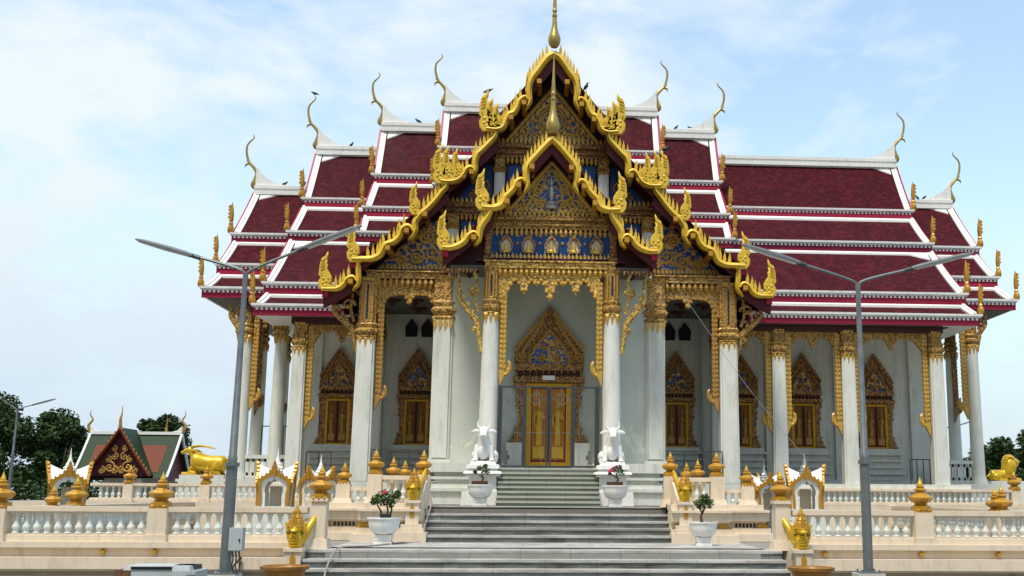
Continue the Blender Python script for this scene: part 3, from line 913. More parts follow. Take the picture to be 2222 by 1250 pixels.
# upper gable face
YBF = 30.5
fb = panel([(0, 13.78), (-1.9, 11.4), (-3.1, 9.9), (-5.4, 7.6), (-5.6, 7.45), (5.6, 7.45), (5.4, 7.6), (3.1, 9.9), (1.9, 11.4)], YBF, YBF + .2, 'darkred', None, 'gable_wall')
tri = panel([(0, 13.25), (-1.22, 11.72), (1.22, 11.72)], YBF - .05, YBF, 'giltblue', fb, 'tympanum')
m = MB()
for s in (1, -1):
    m.tube([(0, YBF - .06, 13.36), (s * 1.36, YBF - .06, 11.66)], .06, 6)
    for q in range(7):
        flame(m, s * (.12 + .155 * q), 12.88 - .185 * q, YBF - .12, .14, .22, .06, s)
    scroll(m, s * .86, 11.96, YBF - .09, .17, 1.4, PI / 2, s, .036)
    scroll(m, s * .52, 11.92, YBF - .09, .13, 1.3, PI / 2, -s, .032)
    scroll(m, s * .30, 12.78, YBF - .09, .12, 1.2, PI / 2, -s, .03)
    for q in range(8):
        flame(m, s * (.12 + .13 * q), 11.72, YBF - .12, .12, .15, .05)
for r in (.30, .40):
    m.tube([(r * math.cos(a * PI / 12), YBF - .09, 12.32 + r * math.sin(a * PI / 12)) for a in range(25)], .03, 6)
for a in range(16):
    q = a * PI / 8
    m.ball((.50 * math.cos(q), YBF - .08, 12.32 + .50 * math.sin(q)), (.07, .04, .07), 6, 4)
    if a % 2: m.tube([(.08 * math.cos(q), YBF - .08, 12.32 + .08 * math.sin(q)), (.30 * math.cos(q), YBF - .08, 12.32 + .30 * math.sin(q))], .022, 5)
m.ball((0, YBF - .08, 12.32), (.09, .05, .09), 8, 5)
m.build('scroll_ornament', 'relief', tri, True)
ledge(-1.62, 1.62, YBF - .05, 11.18, 11.62, fb, True, 'giltd')
for s in (1, -1):
    panel([(s * .60, 9.9), (s * 1.28, 9.9), (s * 1.28, 10.98), (s * .60, 10.98)], YBF - .05, YBF, 'blue', fb, 'mosaic_panel')
    panel([(s * 1.72, 9.9), (s * 2.72, 9.9), (s * 1.9, 10.95), (s * 1.72, 10.95)], YBF - .05, YBF, 'blue', fb, 'mosaic_panel')
    panel([(s * 1.9, 8.4), (s * 2.58, 8.4), (s * 2.58, 9.28), (s * 1.9, 9.28)], YBF - .05, YBF, 'blue', fb, 'mosaic_panel')
    panel([(s * 2.98, 8.4), (s * 4.0, 8.4), (s * 3.1, 9.28), (s * 2.98, 9.28)], YBF - .05, YBF, 'blue', fb, 'mosaic_panel')
    m = MB()
    scroll(m, s * .98, 10.50, YBF - .08, .22, 1.5, PI / 2, s, .035)
    scroll(m, s * 1.08, 10.12, YBF - .08, .14, 1.3, -PI / 2, -s, .03)
    scroll(m, s * 1.98, 10.30, YBF - .08, .20, 1.5, PI / 2, s, .035)
    scroll(m, s * 2.30, 10.06, YBF - .08, .13, 1.3, PI / 2, s, .03)
    scroll(m, s * 2.28, 8.92, YBF - .08, .20, 1.5, PI / 2, s, .035)
    scroll(m, s * 3.20, 8.78, YBF - .08, .18, 1.5, PI / 2, s, .035)
    m.build('scroll_ornament', 'reliefd', fb, True)
    for px, z0, z1 in ((1.50, 9.86, 11.12), (2.78, 8.36, 9.42)):
        pl = MB().sq(s * px, YBF - .14, [(.15, z0), (.15, z1 - .42)])
        pl = pl.build('small_pillar', 'white', fb)
        MB().sq(s * px, YBF - .14, [(.17, z1 - .44), (.19, z1 - .40), (.15, z1 - .36), (.20, z1 - .30), (.155, z1 - .26), (.155, z1 - .05), (.20, z1)]).build('capital', 'gilt', pl)
    xs = sorted((s * 1.7, s * 3.15))
    ledge(xs[0], xs[1], YBF - .05, 9.42, 9.80, fb, True, 'giltd', .18)
    xs = sorted((s * .62, s * 1.7))
    ledge(xs[0], xs[1], YBF - .05, 9.42, 9.80, fb, True, 'giltd', .18)
    # lower corner: big blue and gold scrolls over the side bay
    tr = panel([(s * 2.95, 7.80), (s * 4.95, 7.80), (s * 4.3, 8.45), (s * 3.5, 9.20), (s * 2.95, 9.20)], YBF - .08, YBF - .03, 'giltblue', fb, 'tympanum')
    m = MB()
    for cx, cz, r, a0, dr in ((3.34, 8.32, .28, PI / 2, 1), (3.80, 8.16, .24, PI / 2, 1), (3.52, 8.78, .22, PI, -1), (4.25, 8.04, .16, PI / 2, 1), (3.10, 8.86, .17, PI / 2, -1), (3.08, 8.08, .15, 0, 1)):
        scroll(m, s * cx, cz, YBF - .12, r, 1.6, a0, dr * s, .042)
    for q in range(16):
        flame(m, s * (3.0 + .115 * q), 7.80, YBF - .15, .11, .17, .05)
    for q in range(6):
        flame(m, s * (3.25 + .22 * q), 9.10 - .185 * q, YBF - .13, .15, .20, .05, s)
    m.build('scroll_ornament', 'relief', tr, True)
    b0 = [(s * 2.95, 7.55), (s * 5.1, 7.55)]
    xs = sorted((s * 2.92, s * 5.12))
    bb = beam(xs[0], xs[1], 30.0, 7.44, 7.66, T, 'gilt')
    m = MB()
    drops(m, xs[0] + .3, xs[1] - .3, 29.9, 7.44, .15, .30)
    m.build('leaf_row', 'reliefd', bb)
    lb = [(-4.80, 6.40), (-4.62, 6.70), (-4.48, 6.93), (-4.2, 6.98), (-4.02, 6.98), (-3.94, 6.78), (-3.90, 6.70), (-3.85, 6.80), (-3.76, 6.98), (-3.55, 6.98), (-3.34, 6.96), (-3.24, 6.72), (-3.10, 6.52)]
    valance(sorted([(s * -x, z) for x, z in lb]), 7.40, 30.0, .12, bb, 'gilt')

# ---- walls and podium
wl = MB()
wl.box(-7.6, 12.3, 34.3, 34.5, 1.2, 8.6)
wl.box(-7.6, 12.3, 41.5, 41.7, 1.2, 8.6)
wl.box(-7.6, -7.4, 34.5, 41.5, 1.2, 8.6)
wl.box(12.1, 12.3, 34.5, 41.5, 1.2, 8.6)
wall = wl.build('wall', 'white', T)
m = MB()
for x in (-7.25, -5.35, 5.05, 7.08, 9.30, 11.75):
    m.box(x - .17, x + .17, 34.16, 34.3, 1.9, 8)
m.build('pilaster', 'white', wall)
m = MB()
for x0, x1 in ((-7.7, -2.9), (2.9, 12.4)):
    for k, (z0, z1, d) in enumerate(((1.25, 1.55, .42), (1.55, 1.66, .50), (1.66, 1.86, .34), (1.86, 1.95, .42), (1.95, 2.04, .26))):
        m.box(x0, x1, 34.3 - d, 34.32, z0, z1)
m.build('base_moulding', 'white', wall)
# porch block
m = MB()
m.box(-2.86, 2.90, 30.20, 34.3, 2.15, 8.3)
m.box(-2.70, -1.55, 29.42, 30.20, 2.2, 7.9)
m.box(1.59, 2.74, 29.42, 30.20, 2.2, 7.9)
m.build('porch_wall', 'wall', T)
m = MB()
for s in (-1, 1):
    m.box(s * 2.90 - .26 + .02, s * 2.90 + .26 + .02, 29.36, 30.24, 2.2, 6.25)
    m.box(s * 2.90 - .20 + .02, s * 2.90 + .20 + .02, 29.30, 29.36, 2.5, 6.20)
    m.box(s * 2.90 - .32 + .02, s * 2.90 + .32 + .02, 29.26, 30.26, 2.15, 2.45)
    o = MB().sq(s * 2.90 + .02, 29.64, [(.29, 6.18), (.32, 6.28), (.27, 6.34), (.34, 6.46), (.34, 6.52), (.28, 6.58), (.30, 6.70), (.27, 6.78), (.27, 7.30), (.34, 7.44)]).build('capital', 'gilt', T)
    d = MB()
    for i in range(4):
        for yy in (29.28,):
            flame(d, s * 2.90 + .02 - .21 + .14 * i, 6.20, yy, .14, -.30, .04)
    d.build('leaf_row', 'relief', o)
m.build('corner_pier', 'white', T)
# moulded base of the porch either side of the green steps
m = MB()
for s in (-1, 1):
    xs = lambda a, b: sorted((s * a + .02, s * b + .02))
    for z0, z1, x1, y0 in ((UT, 1.45, 3.12, 27.98), (1.45, 1.62, 3.02, 28.06), (1.62, 1.70, 3.10, 27.98), (1.70, 1.80, 2.94, 28.10), (1.80, 1.92, 2.86, 28.16), (1.92, 1.99, 2.96, 28.08), (1.99, 2.10, 2.88, 28.16), (2.10, PF, 3.02, 28.04)):
        m.box(*xs(1.15, x1), y0, 30.3, z0, z1)
    m.box(*xs(1.15, 3.04), 28.04, 30.3, PF, 2.34)
m.build('porch_base', 'white', T)
MB().box(-1.2, 1.25, 27.32, 30.3, 1.3, PF - .003).build('porch_floor', 'floor', T)
# gallery floors
m = MB()
m.box(-7.65, -3.0, 31.3, 34.3, 1.2, 1.90)
m.box(3.0, 12.3, 31.3, 34.3, 1.2, 1.90)
m.box(-5.4, -3.0, 29.5, 31.3, 1.2, 1.86)
m.box(3.0, 5.4, 29.5, 31.3, 1.2, 1.86)
m.box(-9.5, -7.65, 33.2, 42.5, 1.2, 1.95)
m.box(12.3, 13.9, 33.2, 42.5, 1.2, 1.95)
m.build('gallery_floor', 'white', T)
m = MB()  # added dark sheets over the unseen floors, to cut bounce light in the galleries
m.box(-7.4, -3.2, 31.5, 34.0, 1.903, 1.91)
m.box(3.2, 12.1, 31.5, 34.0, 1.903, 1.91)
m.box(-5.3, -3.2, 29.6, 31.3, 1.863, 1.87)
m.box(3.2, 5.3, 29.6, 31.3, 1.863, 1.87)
m.build('gallery_dark_sheet', 'shade', T)
# ceilings
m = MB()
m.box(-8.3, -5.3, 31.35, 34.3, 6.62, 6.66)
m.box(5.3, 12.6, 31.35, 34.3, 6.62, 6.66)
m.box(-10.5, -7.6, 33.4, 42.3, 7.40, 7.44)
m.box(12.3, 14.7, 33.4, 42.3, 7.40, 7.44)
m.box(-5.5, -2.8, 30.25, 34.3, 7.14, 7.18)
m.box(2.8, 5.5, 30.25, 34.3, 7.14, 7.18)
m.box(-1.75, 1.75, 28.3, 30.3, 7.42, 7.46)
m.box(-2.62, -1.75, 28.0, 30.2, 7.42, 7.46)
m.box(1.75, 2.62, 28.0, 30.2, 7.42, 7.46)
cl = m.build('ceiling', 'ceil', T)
m = MB()
for x, y, z in ((-2.15, 28.6, 7.42), (2.2, 28.6, 7.42), (-3.95, 31.6, 7.14), (-4.6, 31.6, 7.14), (3.95, 31.6, 7.14), (4.6, 31.6, 7.14), (-4.0, 33.0, 7.14), (4.0, 33.0, 7.14)):
    m.lathe(x, y, [(.26, z), (.24, z - .05), (.10, z - .08), (.07, z - .16), (.003, z - .20)], 10)
for x in (6.2, 7.4, 8.3, 9.6, 10.6, 11.9, -6.3):
    m.lathe(x, 31.75, [(.18, 6.62), (.16, 6.57), (.003, 6.52)], 8)
m.build('ceiling_boss', 'darkred', cl)
# beams over the wings, and the plaster strip under the eaves
m = MB()
m.box(-7.45, -5.2, 31.42, 31.78, 6.36, 6.62)
m.box(5.2, 11.75, 31.42, 31.78, 6.36, 6.62)
wb = m.build('wing_beam', 'darkred', T)
m = MB()
for x in (-9.25, 13.42):
    m.box(x - .14, x + .14, 33.3, 42.2, 7.0, 7.4)
m.box(-9.4, -7.5, 33.35, 33.65, 7.0, 7.4)
m.box(12.2, 13.56, 33.35, 33.65, 7.0, 7.4)
m.build('end_beam', 'darkred', T)

# ---- columns
def lotus_cap(x, y, z0, w, zt, parent, mat='gilt', rnd_=False):
    """gilded capital: pointed leaves below, rings, fluted block above"""
    m = MB()
    pr = [(w * 1.0, z0), (w * 1.15, z0 + .10), (w * 1.02, z0 + .14), (w * 1.30, z0 + .22), (w * 1.30, z0 + .28), (w * 1.05, z0 + .33), (w * 1.22, z0 + .42), (w * .98, z0 + .48), (w * .98, zt - .12), (w * 1.2, zt)]
    if rnd_: m.lathe(x, y, pr, 18)
    else: m.sq(x, y, pr, .3)
    o = m.build('capital', mat, parent)
    d = MB()
    for k in range(4):
        q = k * PI / 2
        for j in (-1, 0, 1):
            cx, cy = x + math.cos(q) * w * 1.0 - math.sin(q) * j * w * .62, y + math.sin(q) * w * 1.0 + math.cos(q) * j * w * .62
            d.add([(cx - math.sin(q) * w * .33, cy + math.cos(q) * w * .33, z0 + .10), (cx + math.sin(q) * w * .33, cy - math.cos(q) * w * .33, z0 + .10), (cx + math.cos(q) * .03, cy + math.sin(q) * .03, z0 + .02), (cx, cy, z0 - (.26 if j == 0 else .18)), (cx - math.cos(q) * .04, cy - math.sin(q) * .04, z0 - .0)], [(0, 1, 2), (0, 2, 3), (2, 1, 3), (0, 3, 4), (1, 4, 3), (0, 4, 1)])
    d.build('leaf_row', 'relief', o)
    g = MB().box(x - w * .10, x + w * .10, y - w * 1.02, y - w * .9, z0 + .58, zt - .18)
    g.build('mirror_strip', 'navy', o)
    g = MB()
    for k in (-.62, -.28, .28, .62):
        g.lathe(x + k * w, y - w * .98, [(w * .11, z0 + .50), (w * .11, zt - .14)], 7)
    g.build('fluting', 'relief' if mat == 'giltb' else 'reliefd', o, True)
    return o
def column(x, y, z0, zt, w, wt, zcap, round_=False, mat='white', cmat='gilt', zsplit=None):
    m = MB()
    if round_:
        m.lathe(x, y, [(w * 1.25, z0), (w * 1.25, z0 + .12), (w * 1.1, z0 + .2), (w, z0 + .3), (wt, zcap)], 24)
    else:
        m.sq(x, y, [(w * 1.25, z0), (w * 1.25, z0 + .12), (w, z0 + .2), (wt, zcap)], .22)
    c = m.build('column', mat, T, round_)
    if zsplit:
        MB().sq(x, y, [(w * 1.04, UT - .05), (w * 1.02, zsplit)], .22).build('column_foot', 'cream', c)
    lotus_cap(x, y, zcap - .02, wt, zt, c, cmat, round_)
    return c
column(-1.52, 28.1, 2.3, 7.40, .255, .205, 6.12, True)
column(1.64, 28.1, 2.3, 7.40, .255, .205, 6.12, True)
column(-5.02, 30.0, UT, 7.44, .265, .24, 5.72)
column(5.02, 30.0, UT, 7.44, .265, .24, 5.72)
for x in (6.78, 8.86, 11.52):
    column(x, 31.6, UT, 6.40, .225, .19, 5.62, False, 'white', 'gilt', 1.76)
column(-7.18, 31.6, UT, 6.40, .225, .19, 5.62, False)
for x, y in ((-9.25, 33.5), (-9.25, 35.3), (-9.25, 38.4), (-9.25, 41.8), (-8.2, 33.5)):
    column(x, y, 1.9, 7.05, .21, .18, 6.2, True)
for x, y in ((13.42, 33.5), (13.42, 35.3), (13.42, 38.4), (13.42, 41.8)):
    column(x, y, 1.9, 7.05, .21, .18, 6.2, True)
# inner columns glimpsed in the side bays
for x in (-5.2, 5.2):
    column(x, 33.2, 1.9, 7.5, .20, .18, 6.1, False, 'white', 'giltd')

# ---- hanging gilded strips with curled tails beside the columns
def strip(x, y, zt, zb, sgn, wd=.13, mat='giltb'):
    m = MB()
    n = int((zt - zb) / .13)
    m.box(x - wd / 2, x + wd / 2, y - .045, y + .045, zb + .35, zt)
    for i in range(n - 2):
        z = zb + .4 + i * .13
        flame(m, x + sgn * wd * .35, z, y - .07, .11, .17, .10, sgn, .25)
        m.ball((x - sgn * wd * .2, y - .05, z + .05), (.05, .03, .06), 6, 4)
    m.prism([(x - sgn * wd * .6, zb + .36), (x + sgn * wd * .6, zb + .36), (x + sgn * wd * .5, zb + .22), (x - sgn * wd * .4, zb - .06)], y - .06, y + .06)
    m.tube(interp([(x + sgn * wd * .1, y, zb + .26), (x + sgn * wd * .9, y, zb + .27), (x + sgn * wd * 1.5, y, zb + .40), (x + sgn * wd * 1.45, y, zb + .55), (x + sgn * wd * 1.15, y, zb + .62)], 4), [.055] * 8 + [.05] * 5 + [.035, .025, .018, .008], 6)
    m.tube(interp([(x + sgn * wd * .6, y, zb + .30), (x + sgn * wd * 1.05, y, zb + .38), (x + sgn * wd * .95, y, zb + .50)], 4), [.04] * 5 + [.03, .02, .012, .008], 6)
    return m.build('hanging_strip', {'giltb': 'relief', 'gilt': 'reliefd', 'giltd': 'giltd'}[mat], T)
strip(-1.21, 28.1, 7.0, 4.35, 1)
strip(1.33, 28.1, 7.0, 4.35, -1)
strip(-4.67, 30.0, 7.0, 3.85, 1, .14, 'gilt')
strip(4.67, 30.0, 7.0, 3.85, -1, .14, 'gilt')
for x, s in ((-6.9, 1), (6.50, -1), (7.06, 1), (8.58, -1), (9.14, 1), (11.22, -1)):
    strip(x, 31.6, 6.3, 3.35, s, .13, 'giltb')
strip(-8.98, 33.5, 6.9, 4.05, 1, .13)
strip(13.14, 33.5, 6.9, 4.0, -1, .13)
for x in (-9.25, 13.42):
    for y in (35.1, 38.2):
        o = strip(x, y, 6.9, 4.0, 1, .13, 'giltd')
def wing_valance(x0, x1, y, zt, zb):
    w_ = x1 - x0
    c = (x0 + x1) / 2
    half = [(x0, zb - .35), (x0 + .10 * w_, zb - .02), (x0 + .17 * w_, zb + .16), (x0 + .30 * w_, zb + .26), (x0 + .40 * w_, zb + .22), (c - .07 * w_, zb + .16), (c, zb - .14)]
    return valance(half + [(2 * c - x, z) for x, z in reversed(half[:-1])], zt, y, .11, wb, 'gilt')
wing_valance(-6.92, -5.1, 31.6, 6.38, 5.95)
wing_valance(5.1, 6.52, 31.6, 6.38, 5.95)
wing_valance(7.04, 8.60, 31.6, 6.38, 5.95)
wing_valance(9.12, 11.26, 31.6, 6.38, 5.95)
wing_valance(-9.02, -8.4, 33.5, 7.02, 6.6)

# ---- curled eave brackets
def bracket(x, y, z0, z1, out, sgn, mat='gilt'):
    """S-shaped bracket leaning out from a column to the eave"""
    m = MB()
    p = [(x, y, z0), (x + sgn * out * .14, y, z0 + .22 * (z1 - z0)), (x + sgn * out * .24, y, z0 + .38 * (z1 - z0)), (x + sgn * out * .62, y, z0 + .52 * (z1 - z0)), (x + sgn * out * .98, y, z0 + .66 * (z1 - z0)), (x + sgn * out * 1.0, y, z0 + .84 * (z1 - z0)), (x + sgn * out * 1.08, y, z1)]
    q = interp(p, 4)
    m.tube(q, [.02 + .065 * math.sin(PI * min(1, .15 + .85 * i / (len(q) - 1))) for i in range(len(q))], 7)
    scroll(m, x + sgn * out * .46, z0 + .74 * (z1 - z0), y, .30 * out, .8, PI if sgn > 0 else 0, -sgn, .05)
    scroll(m, x + sgn * out * .32, z0 + .30 * (z1 - z0), y, .18 * out, 1.1, PI / 2, sgn, .04)
    m.tube(interp([(x + sgn * out * .2, y, z0 + .50 * (z1 - z0)), (x + sgn * out * .34, y, z0 + .70 * (z1 - z0)), (x + sgn * out * .30, y, z0 + .92 * (z1 - z0)), (x + sgn * out * .42, y, z1 - .02)], 4), .045, 6)
    for i in range(5):
        flame(m, x + sgn * out * (.25 + .18 * i), z0 + (.40 + .09 * i) * (z1 - z0), y - .05, .13, .15, .10, sgn, .3)
    return m.build('eave_bracket', mat, T, True)
bracket(-1.74, 28.1, 5.15, 7.3, .62, -1, 'giltb')
bracket(1.88, 28.1, 5.15, 7.3, .62, 1, 'giltb')
bracket(-5.26, 30.0, 5.3, 7.15, .72, -1)
bracket(5.26, 30.0, 5.3, 7.15, .72, 1)
bracket(-9.45, 33.5, 6.0, 7.35, .34, -1)
bracket(13.62, 33.5, 6.2, 7.4, .30, 1)
m = MB()
for s in (-1, 1):
    for i in range(9):
        flame(m, s * (5.45 + .10 * i), 7.02, 29.8, .10, .13, .05)
        flame(m, s * (1.95 + .10 * i), 7.32, 27.75, .10, -.13, .05)
m.build('leaf_row', 'giltd', T)

# ---- carved portals: the door and the windows
def portal(x, y, zb, zl, zp, hw, door=False):
    """pointed, gilded aedicule: jambs on a plinth, lintel, flame-edged pediment"""
    root = MB().box(x - hw * .64, x + hw * .64, y - .02, y + .05, zb, zl).build('door' if door else 'window', 'dark', T)
    fr = MB()
    fw_ = hw * .13
    zf0 = zb + (0 if not door else 0)
    for s in (-1, 1):
        fr.box(*sorted((x + s * (hw * .64 - fw_), x + s * hw * .66)), y - .12, y + .02, zf0, zl - .02)
    fr.box(x - hw * .64 + fw_, x + hw * .64 - fw_, y - .12, y + .02, zl - .02 - fw_, zl - .02)
    fr.box(x - hw * .64 + fw_, x + hw * .64 - fw_, y - .12, y + .02, zf0, zf0 + fw_ * .8)
    fr.build('frame', 'frame', root)
    iw = hw * .64 - fw_
    for s in (-1, 1):
        xs = sorted((x + s * .012, x + s * iw))
        lf = MB().box(xs[0], xs[1], y - .08, y - .03, zf0 + fw_ * .8, zl - .02 - fw_).build('door_leaf' if door else 'shutter', 'lead' if door else 'shutter', root)
        g = MB()
        cx = (xs[0] + xs[1]) / 2 + s * .01
        hh = zl - zb
        ww = iw * .40
        # a slim standing figure in low relief on a panel
        MB().box(cx - ww * .98, cx + ww * .98, y - .09, y - .08, zb + .07 * hh, zb + .92 * hh).build('inset_panel', 'doorpanel' if door else 'bronze', lf)
        g.box(cx - ww * .8, cx + ww * .8, y - .11, y - .09, zb + .09 * hh, zb + .23 * hh)
        z_ = lambda t: zb + hh * t
        g.tube([(cx - ww * .15, y - .10, z_(.24)), (cx - ww * .10, y - .12, z_(.36)), (cx - ww * .05, y - .13, z_(.48)), (cx, y - .12, z_(.56)), (cx, y - .13, z_(.64)), (cx, y - .11, z_(.685))], [ww * .28, ww * .36, ww * .46, ww * .28, ww * .48, ww * .16], 8)
        g.tube([(cx + ww * .22, y - .10, z_(.24)), (cx + ww * .18, y - .12, z_(.40)), (cx + ww * .1, y - .12, z_(.50))], [ww * .2, ww * .28, ww * .3], 7)
        g.ball((cx, y - .12, z_(.715)), (ww * .24, .04, hh * .028), 8, 6)
        g.tube([(cx, y - .12, z_(.735)), (cx, y - .12, z_(.77)), (cx, y - .11, z_(.83))], [ww * .22, ww * .14, .004], 7)
        g.tube(interp([(cx + ww * .45, y - .12, z_(.64)), (cx + ww * .7, y - .12, z_(.56)), (cx + ww * .15, y - .14, z_(.60))], 3), ww * .15, 6)
        g.tube(interp([(cx - ww * .45, y - .12, z_(.64)), (cx - ww * .72, y - .12, z_(.55)), (cx - ww * .5, y - .12, z_(.45))], 3), ww * .14, 6)
        g.build('figure_relief', 'doorgold' if door else 'reliefd', lf, True)
    j = MB()
    wj = hw * .36
    for s in (-1, 1):
        xc = x + s * (hw * .66 + wj * .42)
        z0 = zb + (.62 if door else .0)
        H = zl - z0
        for a, b, k in ((0, .06, 1.30), (.06, .12, 1.12), (.12, .16, 1.0), (.16, .22, .80), (.22, .26, .92), (.26, .62, .62), (.62, .68, .86), (.68, .74, .70), (.74, .80, .86), (.80, .88, .72), (.88, 1.0, .95)):
            xo = wj * k
            j.box(*sorted((x + s * hw * .66, x + s * (hw * .66 + xo))), y - .10 - .06 * k, y + .05, z0 + a * H, z0 + b * H)
    j.build('jamb', 'giltd', root)
    if door:
        pm = MB()
        for s in (-1, 1):
            for a, b, k in ((PF, PF + .16, 1.35), (PF + .16, PF + .28, 1.15), (PF + .28, PF + .40, 1.0), (PF + .40, PF + .52, 1.15), (PF + .52, zb + .62, 1.3)):
                pm.box(*sorted((x + s * hw * .68, x + s * (hw * .68 + wj * k * 1.15))), y - .26, y + .05, a, b)
        pm.build('plinth', 'white', root)
    li = MB()
    hp = (zp - zl)
    z1, z2, z3, z4 = zl, zl + .075 * hp, zl + .15 * hp, zl + .235 * hp
    li.box(x - hw * 1.04, x + hw * 1.04, y - .22, y + .05, z1, z2)
    li.box(x - hw * .96, x + hw * .96, y - .17, y + .05, z2, z3)
    li.box(x - hw * 1.0, x + hw * 1.0, y - .24, y + .05, z3, z4)
    li.build('lintel', 'giltd', root)
    d = MB()
    drops(d, x - hw * .92, x + hw * .92, y - .19, z3, .13 * hw + .03, .10 * hp)
    d.build('leaf_row', 'darkred', root)
    # pediment
    ph = zp - z4
    ed = [(1.0, 0), (1.03, .10), (.96, .16), (1.02, .24), (.88, .32), (.72, .44), (.52, .58), (.32, .72), (.16, .84), (.06, .94), (0, 1.0)]
    poly = [(x - a * hw, z4 + b * ph) for a, b in ed] + [(x + a * hw, z4 + b * ph) for a, b in reversed(ed[:-1])]
    inn = [(.50, 0), (.52, .12), (.42, .20), (.40, .26), (.22, .38), (0, .54)]
    pin = [(x - a * hw, z4 + .01 + b * ph) for a, b in inn] + [(x + a * hw, z4 + .01 + b * ph) for a, b in reversed(inn[:-1])]
    pe = MB().prism(poly, y - .14, y + .04).build('pediment', 'giltd', root)
    ip = MB().prism(pin, y - .16, y - .141).build('tympanum', 'giltblue', root)
    m = MB()
    for s in (-1, 1):
        for q in range(12):
            t = q / 12
            a = ed[3][0] + (ed[-2][0] - ed[3][0]) * t
            b = .26 + (.90 - .26) * t
            flame(m, x + s * hw * a * .96, z4 + b * ph - .05 * ph, y - .19, hw * .13, ph * .12, .10, -s, .15)
            if q < 10:
                flame(m, x + s * hw * a * .76, z4 + b * ph - .08 * ph, y - .20, hw * .12, ph * .11, .08, -s, .15)
        nb = [(s * .98, .02), (s * .80, .05), (s * .62, .03), (s * .60, .16)]
        m.tube([(x + a * hw, y - .17, z4 + b * ph) for a, b in inn[:0]] + interp([(x + s * a * hw, y - .17, z4 + b * ph) for a, b in [(.56, .0), (.57, .13), (.46, .21), (.44, .28), (.24, .41), (0, .58)]], 3), hw * .05, 6)
        scroll(m, x + s * .84 * hw, z4 + .13 * ph, y - .17, hw * .15, 1.3, -PI / 2, s, hw * .045)
        scroll(m, x + s * .26 * hw, z4 + .10 * ph, y - .18, hw * .14, 1.3, PI / 2, s, hw * .035)
        scroll(m, x + s * .14 * hw, z4 + .28 * ph, y - .18, hw * .11, 1.2, PI / 2, -s, hw * .03)
    flame(m, x, z4 + .02 * ph, y - .20, hw * .16, ph * .40, .05)
    m.build('flame_relief', 'reliefd' if door else 'giltd', pe, True)
    return root
portal(0.02, 30.2, 2.32, 4.60, 6.78, .95, True)
for x in (-6.52, -4.10, 4.06, 6.08, 8.12, 10.46):
    portal(x, 34.3, 3.02, 4.46, 6.08, .58)
m = MB()
for x in (-6.52, -4.10, 4.06, 6.08, 8.12, 10.46):
    for z0, z1, d, h in ((2.04, 2.22, .30, .74), (2.22, 2.30, .40, .80), (2.30, 2.42, .26, .70), (2.42, 2.48, .36, .78), (2.48, 2.62, .22, .66), (2.62, 2.68, .34, .76), (2.68, 2.82, .24, .68), (2.82, 2.90, .38, .80), (2.90, 3.02, .28, .72)):
        m.box(x - h, x + h, 34.3 - d, 34.31, z0, z1)
m.build('window_plinth', 'white', wall)
MB().box(-.16, .18, 29.92, 29.96, 4.66, 4.78).build('name_plate', 'trim', T)
# small paired openings high on the gallery wall
m = MB()
for xc in (-4.1, 4.1):
    for k in (-.25, .25):
        x = xc + k
        m.prism([(x - .17, 6.42), (x - .20, 6.72), (x - .12, 6.84), (x, 7.0), (x + .12, 6.84), (x + .20, 6.72), (x + .17, 6.42)], 34.2, 34.3)
m.build('high_opening', 'dark', wall)

# ---- white balustrades of the end galleries
BP = [(.035, 0), (.062, .02), (.062, .06), (.04, .09), (.045, .16), (.070, .28), (.066, .36), (.038, .50), (.030, .72), (.046, .80), (.034, .86), (.058, .92), (.058, 1.0)]
def baluster_mesh(h, s=1.0):
    return MB().lathe(0, 0, [(r * s, z * h) for r, z in BP], 8)
gb = MB()
for x0, x1 in ((-9.05, -7.35), (11.95, 13.25)):
    gb.box(x0, x1, 33.42, 33.58, 2.55, 2.66)
    gb.box(x0, x1, 33.42, 33.58, 1.95, 2.05)
    gb.box(x0 - .05, x1 + .05, 33.34, 33.6, 1.60, 1.95)
    gb.box(x0 - .12, x1 + .12, 33.26, 33.6, UT, 1.60)
    n = int((x1 - x0) / .17)
    for i in range(n):
        x = x0 + (i + .5) * (x1 - x0) / n
        gb.box(x - .035, x + .035, 33.46, 33.54, 2.05, 2.55)
        gb.box(x - .065, x + .065, 33.46, 33.54, 2.05, 2.14)
        gb.box(x - .075, x + .075, 33.46, 33.54, 2.46, 2.55)
gb.build('gallery_parapet', 'white', T)

# ================================================================== balustrades
URN = [(.15, -.07), (.184, -.01), (.184, .045), (.15, .06), (.108, .085), (.125, .115), (.19, .14), (.227, .19), (.227, .22), (.18, .262), (.12, .28), (.088, .31), (.088, .335), (.118, .355), (.112, .378), (.066, .395), (.066, .41), (.082, .425), (.074, .445), (.044, .46)]
def urn(x, y, z, s, parent):
    u = MB().lathe(x, y, [(r * s, z + h * s) for r, h in URN], 8, PI / 8)
    for k in range(4):
        q = k * PI / 2
        for j in (-1, 0, 1):
            cx, cy = x + (math.cos(q) * .155 - math.sin(q) * j * .10) * s, y + (math.sin(q) * .155 + math.cos(q) * j * .10) * s
            u.add([(cx - math.sin(q) * .055 * s, cy + math.cos(q) * .055 * s, z), (cx + math.sin(q) * .055 * s, cy - math.cos(q) * .055 * s, z), (cx + math.cos(q) * .02, cy + math.sin(q) * .02, z - .02 * s), (cx, cy, z - .12 * s)], [(0, 1, 2), (0, 2, 3), (2, 1, 3), (0, 3, 1)])
    o = u.build('urn_finial', 'ochre', parent)
    MB().lathe(x, y, [(.044 * s, z + .458 * s), (.052 * s, z + .475 * s), (.032 * s, z + .52 * s), (.014 * s, z + .565 * s), (.002, z + .61 * s)], 8).build('tip', 'goldtip', o)
    return o
